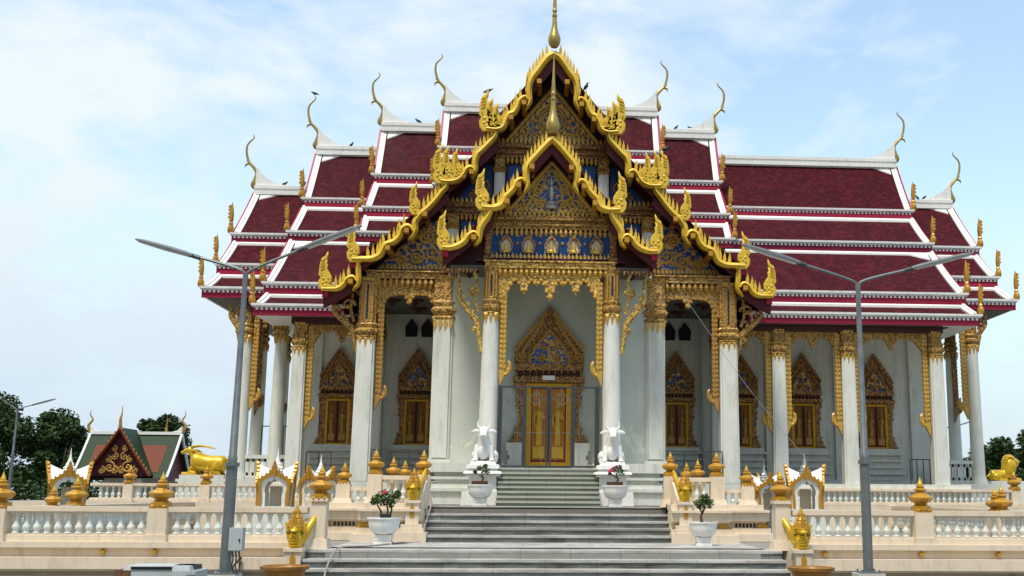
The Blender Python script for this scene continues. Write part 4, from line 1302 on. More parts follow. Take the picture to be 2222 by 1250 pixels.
def balustrade(label, p0, p1, zf, zr, posts, usc, step, rail_h=.09, base_h=.10, group=None, pw=.17):
    """straight run from p0 to p1 (x, y); zf = floor, zr = top of the rail; posts at fractions"""
    t = thing('balustrade', label, 'balustrade', (p0[0], p0[1], 0), group)
    dx, dy = p1[0] - p0[0], p1[1] - p0[1]
    L_ = math.hypot(dx, dy)
    ang = math.atan2(dy, dx)
    ca, sa = math.cos(ang), math.sin(ang)
    tf = lambda x, y, z: (x * ca - y * sa, x * sa + y * ca, z)
    MB().box(0, L_, -.10, .10, zr - rail_h, zr).box(0, L_, -.075, .075, zr - rail_h - .03, zr - rail_h).moved(tf).build('rail', 'cream', t)
    MB().box(0, L_, -.12, .12, zf, zf + base_h).box(0, L_, -.085, .085, zf + base_h, zf + base_h + .03).moved(tf).build('base_rail', 'cream', t)
    zb, zt = zf + base_h + .03, zr - rail_h - .03
    P = sorted(posts)
    for f, h, s in P:
        x, y, z = tf(f * L_, 0, 0)
        m = MB().box(-pw, pw, -pw, pw, zf - .02, h - .06)
        m.box(-pw - .03, pw + .03, -pw - .03, pw + .03, zf - .02, zf + base_h + .02)
        m.box(-pw * .8, pw * .8, -pw * .8, pw * .8, h - .06, h)
        m.moved(lambda a, b, c: (a + x, b + y, c))
        po = m.build('post', 'cream', t)
        if s: urn(x, y, h, s, po)
    cuts = [0] + [f * L_ for f, h, s in P] + [L_]
    first = None
    for a, b in zip(cuts, cuts[1:]):
        a2, b2 = a + pw + .05, b - pw - .05
        n = int((b2 - a2) / step)
        if n < 1: continue
        for i in range(n):
            x, y, z = tf(a2 + (i + .5) * (b2 - a2) / n, 0, 0)
            if first is None:
                first = baluster_mesh(zt - zb, usc).build('baluster', 'balwhite', t, True)
                o = first
            else:
                o = first.copy()
                C.objects.link(o)
                o.parent = t
            o.location = (x, y, zb)
    return t
gl = 'cream balustrades of the terraces'
balustrade('long low cream balustrade with white balusters left of the front steps', (-9.73, 20.3), (-4.3, 20.3), .70, 1.31, [(0, 1.32, .98), (.517, 1.34, .98)], 1.0, .172, group=gl)
balustrade('long low cream balustrade behind the right lamp post', (4.55, 20.3), (11.9, 20.3), .70, 1.31, [(.333, 1.34, .98)], 1.0, .172, group=gl)
balustrade('side run of cream balustrade going back from the front left corner', (-9.73, 20.6), (-9.73, 31.2), .70, 1.29, [(.17, 1.26, .72), (.27, 1.29, 1.0)], 1.0, .19, group=gl)
balustrade('side run of cream balustrade going back behind the right front corner', (9.9, 20.6), (9.9, 31.2), .70, 1.29, [(.275, 1.24, 1.0), (.31, 1.24, .9)], 1.0, .19, group=gl)
balustrade('upper cream balustrade on the left terrace below the golden deer', (-12.6, 31.3), (-5.0, 31.3), 1.29, 1.79, [(.135, 1.82, .80), (.41, 1.82, .80)], .82, .165, .07, .07, gl, .13)
balustrade('upper cream balustrade between the right wing columns of the temple', (5.3, 31.25), (13.6, 31.25), 1.29, 1.77, [(.995, 1.80, .85)], .82, .165, .07, .07, gl, .13)

# plinth walls under the front balustrades
def plinth(label, x0, x1, studs):
    t = thing('terrace_wall', label, 'wall', (0, 0, 0))
    m = MB()
    m.box(x0, x1, 20.06, 20.5, .60, .70)
    m.box(x0, x1, 20.12, 20.5, .56, .60)
    m.box(x0, x1, 20.16, 20.5, .44, .56)
    m.box(x0, x1, 19.96, 20.5, .24, .44, 0)
    m.box(x0, x1, 20.02, 20.5, .20, .24)
    m.build('moulding', 'cream', t)
    b = MB()
    b.box(x0, x1, 20.14, 20.5, 0, .20)
    k = 0
    x = x0
    b.build('lower_wall', 'creamd', t)
    q = MB()
    while x < x1 - .4:
        q.box(x + .2, min(x + 2.5, x1 - .1), 20.10, 20.138, .02, .12)
        x += 2.7
    q.build('raised_panel', 'cream', t)
    g = MB()
    for sx, sz in studs:
        g.ball((sx, 20.13 if sz > .3 else 20.08, sz), (.05, .04, .035), 8, 5)
        g.prism([(sx - .05, sz), (sx + .05, sz), (sx + .025, sz - .06), (sx - .025, sz - .06)], 20.06, 20.14)
    g.build('stud', 'ochre', t)
plinth('cream moulded terrace wall under the balustrade left of the front steps', -11.5, -4.25, [(-7.8, .55), (-6.9, .55), (-9.6, .12), (-7.15, .12)])
plinth('cream moulded terrace wall under the balustrade right of the front steps', 4.6, 11.9, [(5.1, .55), (6.9, .55), (8.35, .55), (8.6, .12)])

t = thing('terrace_wall', 'cream retaining wall of the upper terrace behind the front balustrades', 'wall')
MB().box(-14.5, -5.0, 30.9, 31.0, .4, 1.285).build('facing', 'cream', t)
MB().box(5.0, 14.5, 30.9, 31.0, .4, 1.285).build('facing', 'cream', t)

# ================================================================== flank walls of the middle flight
def flank(s):
    side = 'left' if s < 0 else 'right'
    t = thing('stair_flank', 'cream moulded flank block with gold urns on the %s of the middle steps' % side, 'flank wall')
    X = lambda a, b: sorted((s * a + .02, s * b + .02))
    m = MB()
    for z0, z1, a, y0 in ((LT, .74, 4.05, 23.12), (.74, .86, 3.95, 23.26), (.86, .98, 3.82, 23.36), (.98, 1.02, 3.86, 23.30), (1.02, 1.20, 3.90, 23.20), (1.20, 1.25, 3.90, 23.12), (1.25, 1.36, 3.80, 23.30)):
        m.box(*X(2.62, a), y0, 24.5, z0, z1)
        m.box(*X(2.62, a + .95), y0 + .75, 25.4, z0, z1)
    m.build('moulded_body', 'cream', t)
    d = MB()
    for i in range(8):
        x = s * (2.98 + .085 * i) + .02
        d.box(x - .022, x + .022, 23.345, 23.365, .88, .96)
    for i in range(6):
        x = s * (4.15 + .08 * i) + .02
        d.box(x - .022, x + .022, 24.095, 24.115, .88, .96)
    d.build('dentil_slot', 'darkred', t)
    g = MB()
    for gx, gy in ((3.84, 23.34), (4.80, 24.09)):
        g.prism([(s * gx - .02, .98), (s * (gx - .16), .96), (s * (gx - .22), .80), (s * (gx + .02), .80), (s * (gx + .10), .86)], gy - .04, gy + .2)
    g.build('corner_leaf', 'ochre', t)
    # upper rail: posts, balusters, urns
    ra = MB()
    ra.box(*X(2.72, 3.72), 24.22, 24.40, 1.86, 1.95)
    ra.box(*X(2.72, 3.72), 24.20, 24.42, 1.36, 1.46)
    ra.box(*X(3.72, 4.50), 24.62, 24.78, 1.62, 1.70)
    ra.build('rail', 'cream', t)
    first = None
    for x, y, z0, z1 in [(2.98 + i * .165, 24.31, 1.46, 1.86) for i in range(4)] + [(4.02 + i * .16, 24.7, 1.36, 1.62) for i in range(3)]:
        if first is None:
            first = baluster_mesh(.40, .85).build('baluster', 'balwhite', t, True)
            o = first
        else:
            o = first.copy()
            C.objects.link(o)
            o.parent = t
        o.location = (s * x + .02, y, z0)
        o.scale = (1, 1, (z1 - z0) / .40)
    for x, y, z, k in ((2.74, 24.46, 2.02, .84), (3.76, 24.31, 2.02, .84), (4.50, 24.7, 1.80, .74)):
        q = MB()
        q.box(s * x - .15 + .02, s * x + .15 + .02, y - .15, y + .15, 1.30, z - .05)
        q.box(s * x - .22 + .02, s * x + .22 + .02, y - .22, y + .22, 1.30, 1.46, .04)
        q.box(s * x - .12 + .02, s * x + .12 + .02, y - .12, y + .12, z - .05, z)
        po = q.build('post', 'cream', t)
        urn(s * x + .02, y, z, k, po)
    return t
flank(-1)
flank(1)
t = thing('balustrade', 'short run of gold urn posts behind the left flank block', 'balustrade')
def back_run(s, side):
    t = thing('urn_post_row', 'small gold urns on posts behind the %s flank block rail' % side, 'posts')
    for x, y, k in ((3.55, 25.7, .80), (3.45, 27.0, .74)):
        q = MB().box(s * x - .14, s * x + .14, y - .14, y + .14, UT, 1.92)
        urn(s * x, y, 1.92, k, q.build('post', 'cream', t))
    MB().box(*sorted((s * 3.40, s * 3.60)), 24.6, 27.2, 1.80, 1.90).build('rail', 'cream', t)
bpy.data.objects.remove(t)
back_run(-1, 'left')
back_run(1, 'right')

# ================================================================== naga newels of both flights
def naga_newel(label, x, y, z0, zpost, zhead, ztop, s, sc_, back, bz, foot, dxb=.30):
    """cream newel with a gold crowned serpent head; its body rises back along the parapet"""
    t = thing('naga_newel', label, 'newel statue', (x, y, 0), 'golden serpent newels')
    m = MB()
    hw = .17 * sc_
    if foot:
        for i, (a, h0, h1) in enumerate(((.32, z0, z0 + .20), (.26, z0 + .20, z0 + .28), (.22, z0 + .28, z0 + .36))):
            m.box(-a, a, -a, a + .2, h0, h1)
    m.box(-hw, hw, -hw, hw, z0, zpost - .06)
    m.box(-hw - .03, hw + .03, -hw - .03, hw + .03, zpost - .06, zpost)
    # sloping parapet behind
    P = [(hw, z0), (back, z0), (back, bz), (back * .80, bz), (back * .62, bz - .10), (back * .45, zpost + .34 * (bz - zpost)), (back * .30, zpost + .08), (hw, zpost - .02)]
    q_ = MB().xprism(P, -hw * .8, hw * .8).moved(lambda a, b, c: (a - s * dxb * max(0, b - hw) / back, b, c))
    m.add(q_.v, q_.f)
    m.build('parapet', 'cream', t)
    g = MB().prism([(-.055 * sc_, zpost - .44 * sc_), (.055 * sc_, zpost - .44 * sc_), (.06 * sc_, zpost - .20 * sc_), (0, zpost - .09 * sc_), (-.06 * sc_, zpost - .20 * sc_)], -hw - .012, -hw + .01)
    g.build('gold_inset', 'ochre', t)
    H = ztop - zpost
    b = MB()
    body = interp([(0, .04, zpost), (0, -.02, zpost + .16 * H), (0, .02, zpost + .36 * H), (0, .10, zpost + .50 * H)], 4)
    b.tube(body, [(.145 - .02 * i / len(body)) * sc_ for i in range(len(body))], 10)
    k_ = -s * dxb
    b.tube(interp([(0, .06, zpost + .10), (k_ * .25, .20 * 1.2, zpost + .12), (k_ * .55, back * .45, zpost + .45 * (bz - zpost) + .12), (k_ * .85, back * .72, bz + .06), (k_ * 1.1, back * .95, bz + .26)], 5), [.10 * sc_] * 6 + [.085 * sc_] * 4 + [.07 * sc_] * 4 + [.06 * sc_] * 4 + [.045 * sc_, .035 * sc_, .015 * sc_], 10)
    b.ball((0, -.03, zpost + .44 * H), (.15 * sc_, .15 * sc_, .10 * H), 12, 8)           # head
    b.ball((0, -.15 * sc_, zpost + .40 * H), (.09 * sc_, .13 * sc_, .055 * H), 10, 6)    # muzzle
    b.ball((0, -.12 * sc_, zpost + .30 * H), (.07 * sc_, .09 * sc_, .035 * H), 8, 6)     # jaw
    b.ball((0, -.01, zpost + .20 * H), (.16 * sc_, .14 * sc_, .17 * H), 12, 8)           # chest
    for q in (-1, 1):
        b.prism([(q * .08 * sc_, zpost + .38 * H), (q * .19 * sc_, zpost + .36 * H), (q * .23 * sc_, zpost + .58 * H), (q * .10 * sc_, zpost + .52 * H)], -.04, .05)
        b.ball((q * .06 * sc_, -.14 * sc_, zpost + .46 * H), .025 * sc_, 6, 5)
    b.prism([(x_ * sc_, zpost + z_ * H) for x_, z_ in ((-.09, .10), (-.16, .24), (-.19, .38), (-.16, .50), (-.08, .56), (.08, .56), (.16, .50), (.19, .38), (.16, .24), (.09, .10))], .02, .07)
    for i in range(5):
        for q in (-1, 1):
            flame(b, q * (.165 - .02 * abs(i - 2)) * sc_, zpost + (.14 + .085 * i) * H, -.03, .08 * sc_, .14 * H, .07, q, .3)
    for i in range(4):
        b.tube([(-.10 * sc_, -.13 * sc_, zpost + (.06 + .06 * i) * H), (0, -.165 * sc_, zpost + (.05 + .06 * i) * H), (.10 * sc_, -.13 * sc_, zpost + (.06 + .06 * i) * H)], .014 * sc_, 5)
    bo = b.build('serpent_body', 'statue', t, True)
    c = MB()
    c.lathe(0, 0, [(.185 * sc_, zpost + .48 * H), (.165 * sc_, zpost + .54 * H), (.17 * sc_, zpost + .58 * H), (.125 * sc_, zpost + .66 * H), (.13 * sc_, zpost + .69 * H), (.075 * sc_, zpost + .77 * H), (.075 * sc_, zpost + .80 * H), (.04 * sc_, zpost + .90 * H), (.003, zpost + 1.0 * H)], 10)
    for k in range(8):
        q = 2 * PI * k / 8
        c.ball((.13 * sc_ * math.cos(q), .13 * sc_ * math.sin(q), zpost + .60 * H), (.035 * sc_, .035 * sc_, .05 * H), 6, 4)
    for k in range(8):
        q = 2 * PI * k / 8
        for z_, r_ in ((.70, .10), (.80, .07)):
            c.ball((r_ * sc_ * math.cos(q), r_ * sc_ * math.sin(q), zpost + z_ * H), (.025 * sc_, .025 * sc_, .045 * H), 5, 4)
    flame(c, 0, zpost + .52 * H, -.17 * sc_, .12 * sc_, .30 * H, .05)
    c.build('crown', 'ochre', bo, True)
    return t
naga_newel('large golden serpent on the newel left of the front steps', -4.40, 19.85, 0, .62, 1.0, 1.38, -1, .82, .62, 1.12, False)
naga_newel('large golden serpent on the newel right of the front steps', 4.62, 19.85, 0, .62, 1.0, 1.38, 1, .82, .62, 1.12, False)
naga_newel('smaller golden serpent newel beside the bushy pink flowering bonsai', -2.78, 23.3, LT, 1.43, 1.9, 2.10, -1, .80, 1.05, 1.85, True, .12)
naga_newel('smaller golden serpent newel beside the round-headed green bonsai', 2.94, 23.3, LT, 1.43, 1.8, 2.10, 1, .80, 1.05, 1.85, True, .12)
for s, x, lb in ((-1, -4.10, 'left'), (1, 4.36, 'right')):
    t = thing('urn_post', 'tall cream post with a large gold urn at the %s top of the front steps' % lb, 'post', (x, 20.35, 0), 'large urn posts at the head of the front steps')
    m = MB().box(-.13, .13, -.13, .13, LT, 1.48).box(-.20, .20, -.2, .2, LT, .76, .03).box(-.16, .16, -.16, .16, 1.42, 1.48)
    po = m.build('post', 'cream', t)
    urn(0, 0, 1.50, .98 if s < 0 else .90, t)

# ================================================================== bulls, their piers
def bull(x, side):
    t = thing('bull_statue', 'white seated bull statue on a stepped white pier, %s of the green steps' % side, 'bull statue', (x, 26.85, 0), 'white bulls flanking the green steps')
    p = MB()
    for z0, z1, a, f in ((UT, 1.62, .50, -.42), (1.62, 1.70, .36, -.30), (1.70, 1.98, .34, -.28), (1.98, 2.04, .42, -.40), (2.04, 2.10, .46, -.44), (2.10, 2.16, .36, -.36), (2.16, 2.26, .40, -.40), (2.26, 2.34, .31, -.3)):
        p.box(-a, a, f, .45, z0, z1, .03 if z1 - z0 < .09 else .015)
    p.build('pier', 'trim', t)
    b = MB()
    # trunk with deep chest, haunches behind, straight forelegs splayed a little
    b.tube(interp([(0, .72, 2.50), (0, .55, 2.58), (0, .25, 2.62), (0, .02, 2.68), (0, -.10, 2.74)], 4), [.10, .14, .18, .21, .23, .24, .24, .23, .22, .22, .22, .215, .21, .20, .19, .18, .15], 14)
    b.tube(interp([(0, -.04, 2.66), (0, -.10, 2.82), (0, -.16, 2.94), (0, -.20, 3.02)], 4), [.19, .18, .17, .165, .155, .15, .14, .135, .13, .125, .12, .11, .10], 12)
    b.ball((0, -.14, 2.58), (.15, .12, .20), 12, 8)
    for q in (-1, 1):
        b.tube(interp([(q * .14, -.06, 2.72), (q * .17, -.10, 2.55), (q * .185, -.13, 2.44), (q * .20, -.17, 2.36)], 4), [.085, .085, .08, .075, .07, .065, .06, .058, .056, .055, .056, .06, .062], 9)
        b.ball((q * .205, -.22, 2.365), (.062, .085, .035), 8, 6)
        b.ball((q * .20, .50, 2.48), (.14, .24, .16), 10, 7)
        b.tube([(q * .25, .45, 2.38), (q * .27, .15, 2.36), (q * .27, .08, 2.36)], [.07, .05, .045], 8)
        # ears: flat leaves to the side, below the horns
        b.tube(interp([(q * .09, -.20, 3.045), (q * .17, -.20, 3.065), (q * .25, -.19, 3.05), (q * .31, -.18, 3.025)], 3), [.028, .034, .044, .05, .05, .046, .040, .034, .024, .008], 8, .5)
        b.tube(interp([(q * .075, -.19, 3.11), (q * .13, -.19, 3.15), (q * .155, -.19, 3.22), (q * .145, -.19, 3.30), (q * .12, -.19, 3.345)], 4), [.034, .034, .032, .031, .030, .028, .026, .024, .022, .02, .018, .016, .013, .011, .009, .006, .003], 8)
        b.ball((q * .068, -.285, 3.055), (.018, .014, .016), 7, 5)
    b.tube(interp([(0, -.12, 3.08), (0, -.22, 3.06), (0, -.31, 2.995), (0, -.38, 2.93), (0, -.405, 2.90)], 4), [.10, .108, .112, .112, .11, .105, .10, .095, .09, .085, .082, .08, .08, .08, .078, .07, .05], 12)
    b.ball((0, -.385, 2.915), (.082, .05, .05), 10, 6)
    b.ball((0, -.18, 3.13), (.09, .07, .05), 10, 6)
    b.build('bull', 'trim', t, True)
    d = MB()
    for q in (-1, 1):
        d.ball((q * .072, -.298, 3.055), (.010, .008, .010), 6, 4)
        d.ball((q * .035, -.428, 2.925), (.010, .008, .008), 6, 4)
    d.build('eyes_and_nostrils', 'eave', t)
bull(-1.54, 'left')
bull(1.60, 'right')

# ================================================================== planters
def leaf_cluster(mb, c, r, n, size, seed, squash=1.0):
    q = random.Random(seed)
    for i in range(n):
        d = Vector((q.gauss(0, 1), q.gauss(0, 1), q.gauss(0, 1))).normalized() * (q.random() ** .45)
        p = Vector(c) + Vector((d.x * r, d.y * r, d.z * r * squash))
        a = Vector((q.gauss(0, 1), q.gauss(0, 1), q.gauss(0, .6))).normalized()
        b = a.cross(Vector((q.gauss(0, 1), q.gauss(0, 1), q.gauss(0, 1)))).normalized()
        s = size * q.uniform(.6, 1.3)
        mb.add([p - a * s, p + b * s * .45, p + a * s, p - b * s * .45], [(0, 1, 2, 3)])
BOWL = [(.13, 0), (.20, .015), (.27, .07), (.315, .16), (.335, .26), (.342, .325), (.365, .335), (.365, .365), (.335, .365), (.32, .33)]
def planter(name, label, x, y, z, sc_, foot, plant, group):
    t = thing(name, label, 'planter', (x, y, z), group)
    zb = 0
    if foot:
        m = MB()
        for a, z0, z1 in ((.19, 0, .06), (.16, .06, .10), (.175, .10, .17), (.19, .17, .20)):
            m.box(-a * sc_, a * sc_, -a * sc_, a * sc_, z0 * sc_, z1 * sc_)
        m.build('foot', 'trim', t)
        zb = .20 * sc_
    MB().lathe(0, 0, [(r * sc_, zb + h * sc_) for r, h in interp(BOWL[:6], 4) + BOWL[6:]], 28).build('bowl', 'trim', t, True)
    MB().lathe(0, 0, [(.31 * sc_, zb + .30 * sc_), (.31 * sc_, zb + .34 * sc_), (.01, zb + .355 * sc_)], 20).build('soil', 'soil', t)
    plant(t, zb + .345 * sc_)
    return t
def bonsai_bush(t, z):
    m = MB()
    MB().lathe(.02, 0, [(.11, z - .02), (.12, z + .08), (.10, z + .09)], 14).build('nursery_pot', 'steeld', t)
    for dx in (-.10, .04, .11):
        m.tube(interp([(dx * .5, 0, z), (dx + .02, .02, z + .14), (dx * 1.3 - .02, 0, z + .26), (dx * 1.5, 0, z + .36)], 3), [.026, .024, .022, .02, .018, .016, .014, .012, .012, .01], 6)
    m.build('stem', 'bark', t)
    f = MB()
    for i, (cx, cz, r) in enumerate(((-.14, .38, .13), (.03, .46, .15), (.17, .40, .13), (-.04, .34, .12), (.10, .30, .10), (-.22, .33, .08), (.24, .48, .07))):
        leaf_cluster(f, (cx, 0, z + cz), r, 130, .032, 40 + i)
    f.build('foliage', 'leaf', t)
    fl = MB()
    for a, b in ((0, .52), (.02, .50), (-.02, .49)):
        fl.ball((a, -.10, z + b), .03, 6, 4)
    fl.build('flower', 'flower', t)
def bonsai_round(t, z):
    m = MB().tube(interp([(-.02, 0, z - .02), (-.04, 0, z + .12), (0, 0, z + .22), (.05, 0, z + .32)], 3), [.04, .036, .03, .028, .026, .025, .024, .022, .02, .018], 7)
    m.tube([(-.02, 0, z + .2), (-.09, 0, z + .30)], [.02, .012], 6)
    m.build('stem', 'bark', t)
    f = MB()
    for i, (cx, cz, r) in enumerate(((.03, .42, .14), (-.10, .38, .10), (.14, .38, .10), (.04, .50, .09), (-.04, .34, .10))):
        leaf_cluster(f, (cx, 0, z + cz), r, 160, .028, 60 + i)
    f.build('foliage', 'leaf', t)
def tray_tree(pink):
    def fn(t, z):
        MB().box(-.19, .16, -.10, .10, z - .01, z + .10, -.015).build('tray', 'rust', t)
        m = MB().tube(interp([(.03, 0, z + .08), (.06, 0, z + .17), (.02, 0, z + .26), (.06, 0, z + .34)], 3), [.03, .028, .026, .024, .022, .02, .018, .016, .014, .012], 7)
        m.tube([(.04, 0, z + .18), (-.08, 0, z + .27), (-.14, 0, z + .30)], [.015, .012, .006], 6)
        m.build('stem', 'bark', t)
        f = MB()
        for i, (cx, cz, r) in enumerate(((.06, .36, .10), (.15, .32, .08), (-.04, .40, .07), (-.13, .31, .05), (.10, .44, .06))):
            leaf_cluster(f, (cx, 0, z + cz), r, 90, .026, 80 + i + (7 if pink else 0))
        f.build('foliage', 'leaf', t)
        if pink:
            b = MB()
            for a, c in ((-.12, .36), (-.09, .39), (-.15, .33), (.02, .46), (-.06, .35)):
                b.ball((a, -.05, z + c), .034, 6, 4)
            b.build('flower', 'flower', t)
    return fn
planter('bonsai_planter', 'white bowl on a foot with a bushy pink flowering bonsai, left of the middle steps', -3.19, 22.1, LT, .92, True, bonsai_bush, 'white bowl planters')
planter('bonsai_planter', 'white bowl with a single round-headed green bonsai, right of the middle steps', 3.15, 22.1, LT, .82, True, bonsai_round, 'white bowl planters')
planter('bonsai_planter', 'white bowl with a tray of sparse green bonsai below the left bull', -1.54, 25.75, UT, .86, True, tray_tree(False), 'white bowl planters')
planter('bonsai_planter', 'white bowl with a tray of pink flowered bonsai below the right bull', 1.61, 25.75, UT, .86, True, tray_tree(True), 'white bowl planters')
for x, lb in ((-4.29, 'left'), (4.50, 'right')):
    t = thing('clay_pot', 'wide flat-rimmed brown pot on the ground in front of the %s serpent newel' % lb, 'pot', (x, 18.7, 0), 'brown pots at the foot of the steps')
    MB().lathe(0, 0, [(.24, 0), (.26, .04), (.34, .33), (.39, .335), (.40, .385), (.37, .39), (.35, .34), (.30, .30)], 28).build('pot', 'brown', t, True)
    MB().lathe(0, 0, [(.32, .27), (.32, .31), (.01, .32)], 20).build('soil', 'soil', t)

# ================================================================== boundary-stone shelters
def shelter(label, x, y, z, rz, s):
    t = thing('stone_shelter', label, 'shrine', (x, y, z), 'small white and gold boundary shelters', rz)
    W2 = .46 * s
    body, gold, horn = MB(), MB(), MB()
    def ogee(k, e):
        h = [(-W2 * k * .92, 0), (-W2 * k * .92, .40 * s), (-W2 * k * .98, .56 * s), (-W2 * k * 1.06 - e, .70 * s), (-W2 * k * .98 - e, .80 * s), (-W2 * k * .78 - e, .88 * s), (-W2 * k * .52 - e * .6, .95 * s + e), (-W2 * k * .26, 1.06 * s + e * 1.2), (-W2 * k * .09, 1.18 * s + e * 1.5), (0, 1.30 * s + e * 2)]
        return h + [(-a, b) for a, b in reversed(h[:-1])]
    def hole():
        h = [(-W2 * .56, 0), (-W2 * .56, .38 * s), (-W2 * .62, .46 * s), (-W2 * .60, .60 * s), (-W2 * .46, .72 * s), (-W2 * .30, .78 * s), (-W2 * .22, .75 * s), (-W2 * .14, .79 * s), (-W2 * .06, .82 * s), (0, .86 * s)]
        return h + [(-a, b) for a, b in reversed(h[:-1])]
    lean = lambda x, y, z: (x, y - W2 * .22 * max(0, z / (1.3 * s)) ** 2.2, z)
    for k in range(4):
        q = k * PI / 2
        ca, sa = math.cos(q), math.sin(q)
        rot = lambda a, b, c, ca=ca, sa=sa: (a * ca - b * sa, a * sa + b * ca, c)
        m = MB()
        O, I = ogee(1, 0), hole()
        n = len(O)
        for (P, Q, y0, y1, dst) in ((O, I, -W2 * 1.02, -W2 * .92, body), ([(a * 1.05, b + .02 * s) for a, b in O], [(a * .62 + c * .38, b * .62 + d * .38) for (a, b), (c, d) in zip(O, I)], -W2 * 1.16, -W2 * 1.02, gold)):
            m = MB()
            vs = [(x, y, z) for y in (y0, y1) for R in (P, Q) for x, z in R]
            fs = []
            for i in range(n - 1):
                fs += [(i, i + 1, n + i + 1, n + i), (2 * n + i, 3 * n + i, 3 * n + i + 1, 2 * n + i + 1), (i, 2 * n + i, 2 * n + i + 1, i + 1), (n + i, n + i + 1, 3 * n + i + 1, 3 * n + i)]
            fs += [(0, n, 3 * n, 2 * n), (n - 1, 3 * n - 1, 4 * n - 1, 2 * n - 1)]
            m.add(vs, fs)
            if dst is gold:
                for i in range(3, 10):
                    for sg in (-1, 1):
                        flame(m, sg * abs(O[i][0]) * 1.0, O[i][1] - .03 * s, -W2 * 1.15, .10 * s, .13 * s, .06, sg, .25)
                m.prism([(-.07 * s, 1.0 * s), (0, .88 * s), (.07 * s, 1.0 * s), (.05 * s, 1.2 * s), (0, 1.42 * s), (-.05 * s, 1.2 * s)], -W2 * 1.22, -W2 * 1.06)
            m.moved(lean).moved(rot)
            dst.add(m.v, m.f)
        h = MB()
        rows = []
        for y in (-1.0, -.75, -.5, -.25, 0):
            t_ = (y + 1)
            rise = .30 * s * (abs(y) ** 2.4)
            rows.append([(a * (1 - .30 * t_), y * W2, .86 * s + (b - .86 * s) * (.52 + .48 * abs(y) ** 2) + .02) for a, b in O[3:-3]])
        nn = len(rows[0])
        vs = []
        for y, R in zip((-1.0, -.75, -.5, -.25, 0), rows):
            vs += [lean(a, y2, z) if y == -1.0 else (a, y2 - W2 * .22 * abs(y) ** 3 * max(0, z / (1.3 * s)) ** 2.2, z) for a, y2, z in R]
        fs = [(j * nn + i, j * nn + i + 1, (j + 1) * nn + i + 1, (j + 1) * nn + i) for j in range(4) for i in range(nn - 1)]
        h.add(vs, fs)
        h.moved(rot)
        horn.add(h.v, h.f)
    body.build('arch', 'trim', t)
    gold.build('gilded_frame', 'ochre', t)
    horn.build('roof', 'trim', t)
    MB().lathe(0, 0, [(.20 * s, 1.10 * s), (.16 * s, 1.18 * s), (.19 * s, 1.21 * s), (.12 * s, 1.27 * s), (.13 * s, 1.31 * s), (.08 * s, 1.38 * s), (.07 * s, 1.42 * s), (.035 * s, 1.55 * s), (.004, 1.82 * s)], 10).build('spire', 'silver' if x > 5 else 'trim', t)
    MB().box(-.17 * s, .17 * s, -.06, .06, 0, .62 * s).build('marker_stone', 'creamd', t)
    MB().box(-W2 * 1.2, W2 * 1.2, -W2 * 1.2, W2 * 1.2, -(z - .57) if abs(x) < 9.7 else -z, 0).build('base', 'white', t)
shelter('white and gold shelter with twin gables and white spire at the far left terrace corner', -11.0, 26.0, 1.20, rad(24), .74)
shelter('white and gold arched shelter just left of the left flank block', -6.18, 25.6, 1.26, rad(6), .72)
shelter('darker gold shelter half hidden behind the left front urn post', -5.40, 26.6, 1.26, rad(-30), .66)
shelter('smaller gold arched shelter beside the right flank block', 5.50, 27.6, 1.22, rad(12), .66)
shelter('larger white and gold arched shelter right of the right urn post', 6.12, 25.8, 1.26, rad(-8), .74)

# ================================================================== golden animals
t = thing('deer_statue', 'golden statue of a lying long-horned deer on a white plinth at the left', 'animal statue', (-10.05, 33.0, 1.75))
m = MB()
for z0, z1, a in ((-.5, .10, .66), (.10, .18, .74), (.18, .30, .64)):
    m.box(-a, a, -.34, .34, z0, z1)
m.build('plinth', 'white', t)
b = MB()
b.tube(interp([(.60, 0, .62), (.48, 0, .62), (.20, 0, .62), (-.10, 0, .66), (-.32, 0, .69), (-.42, 0, .70)], 4), [r_ * 1.13 for r_ in (.10, .15, .19, .21, .22, .225, .23, .225, .22, .215, .215, .22, .23, .24, .25, .255, .25, .235, .20, .16, .10)], 14)
b.tube(interp([(-.28, 0, .80), (-.38, 0, .90), (-.46, 0, .98), (-.54, 0, 1.0)], 4), [.215, .20, .14, .13, .12, .11, .10, .095, .09, .09, .09, .085, .07], 11)
b.tube(interp([(-.42, 0, 1.03), (-.54, 0, 1.02), (-.66, 0, .965), (-.74, 0, .94)], 4), [.07, .085, .09, .088, .085, .078, .07, .062, .056, .05, .048, .045, .03], 10)
for q in (-1, 1):
    b.tube(interp([(-.46, q * .05, 1.08), (-.36, q * .07, 1.13), (-.10, q * .10, 1.14), (.24, q * .13, 1.06)], 4), [.03, .032, .032, .034, .034, .034, .033, .032, .03, .026, .022, .015, .005], 8)
    b.tube(interp([(-.44, q * .08, 1.03), (-.30, q * .15, 1.0), (-.20, q * .17, .98)], 3), [.02, .036, .04, .036, .028, .018, .006], 7)
    b.tube(interp([(-.30, q * .17, .52), (-.40, q * .20, .40), (-.20, q * .21, .345), (-.62, q * .19, .335)], 3), [.09, .08, .07, .06, .055, .05, .048, .046, .045, .04], 8)
    b.tube(interp([(.42, q * .20, .58), (.30, q * .25, .42), (.50, q * .25, .34), (.18, q * .25, .335)], 3), [.15, .14, .12, .09, .07, .06, .05, .045, .042, .038], 9)
b.tube(interp([(.56, 0, .74), (.66, 0, .76), (.66, 0, .60), (.62, 0, .42)], 3), [.045, .05, .05, .045, .04, .04, .038, .036, .03, .02], 8)
b.build('deer', 'statue', t, True)
t = thing('lion_statue', 'golden lying lion statue on a white ledge at the right end of the temple', 'animal statue', (14.5, 34.0, 1.65))
m = MB()
for z0, z1, a in ((-.4, .20, .62), (.20, .28, .70), (.28, .40, .60)):
    m.box(-a, a, -.32, .32, z0, z1)
m.build('plinth', 'white', t)
b = MB()
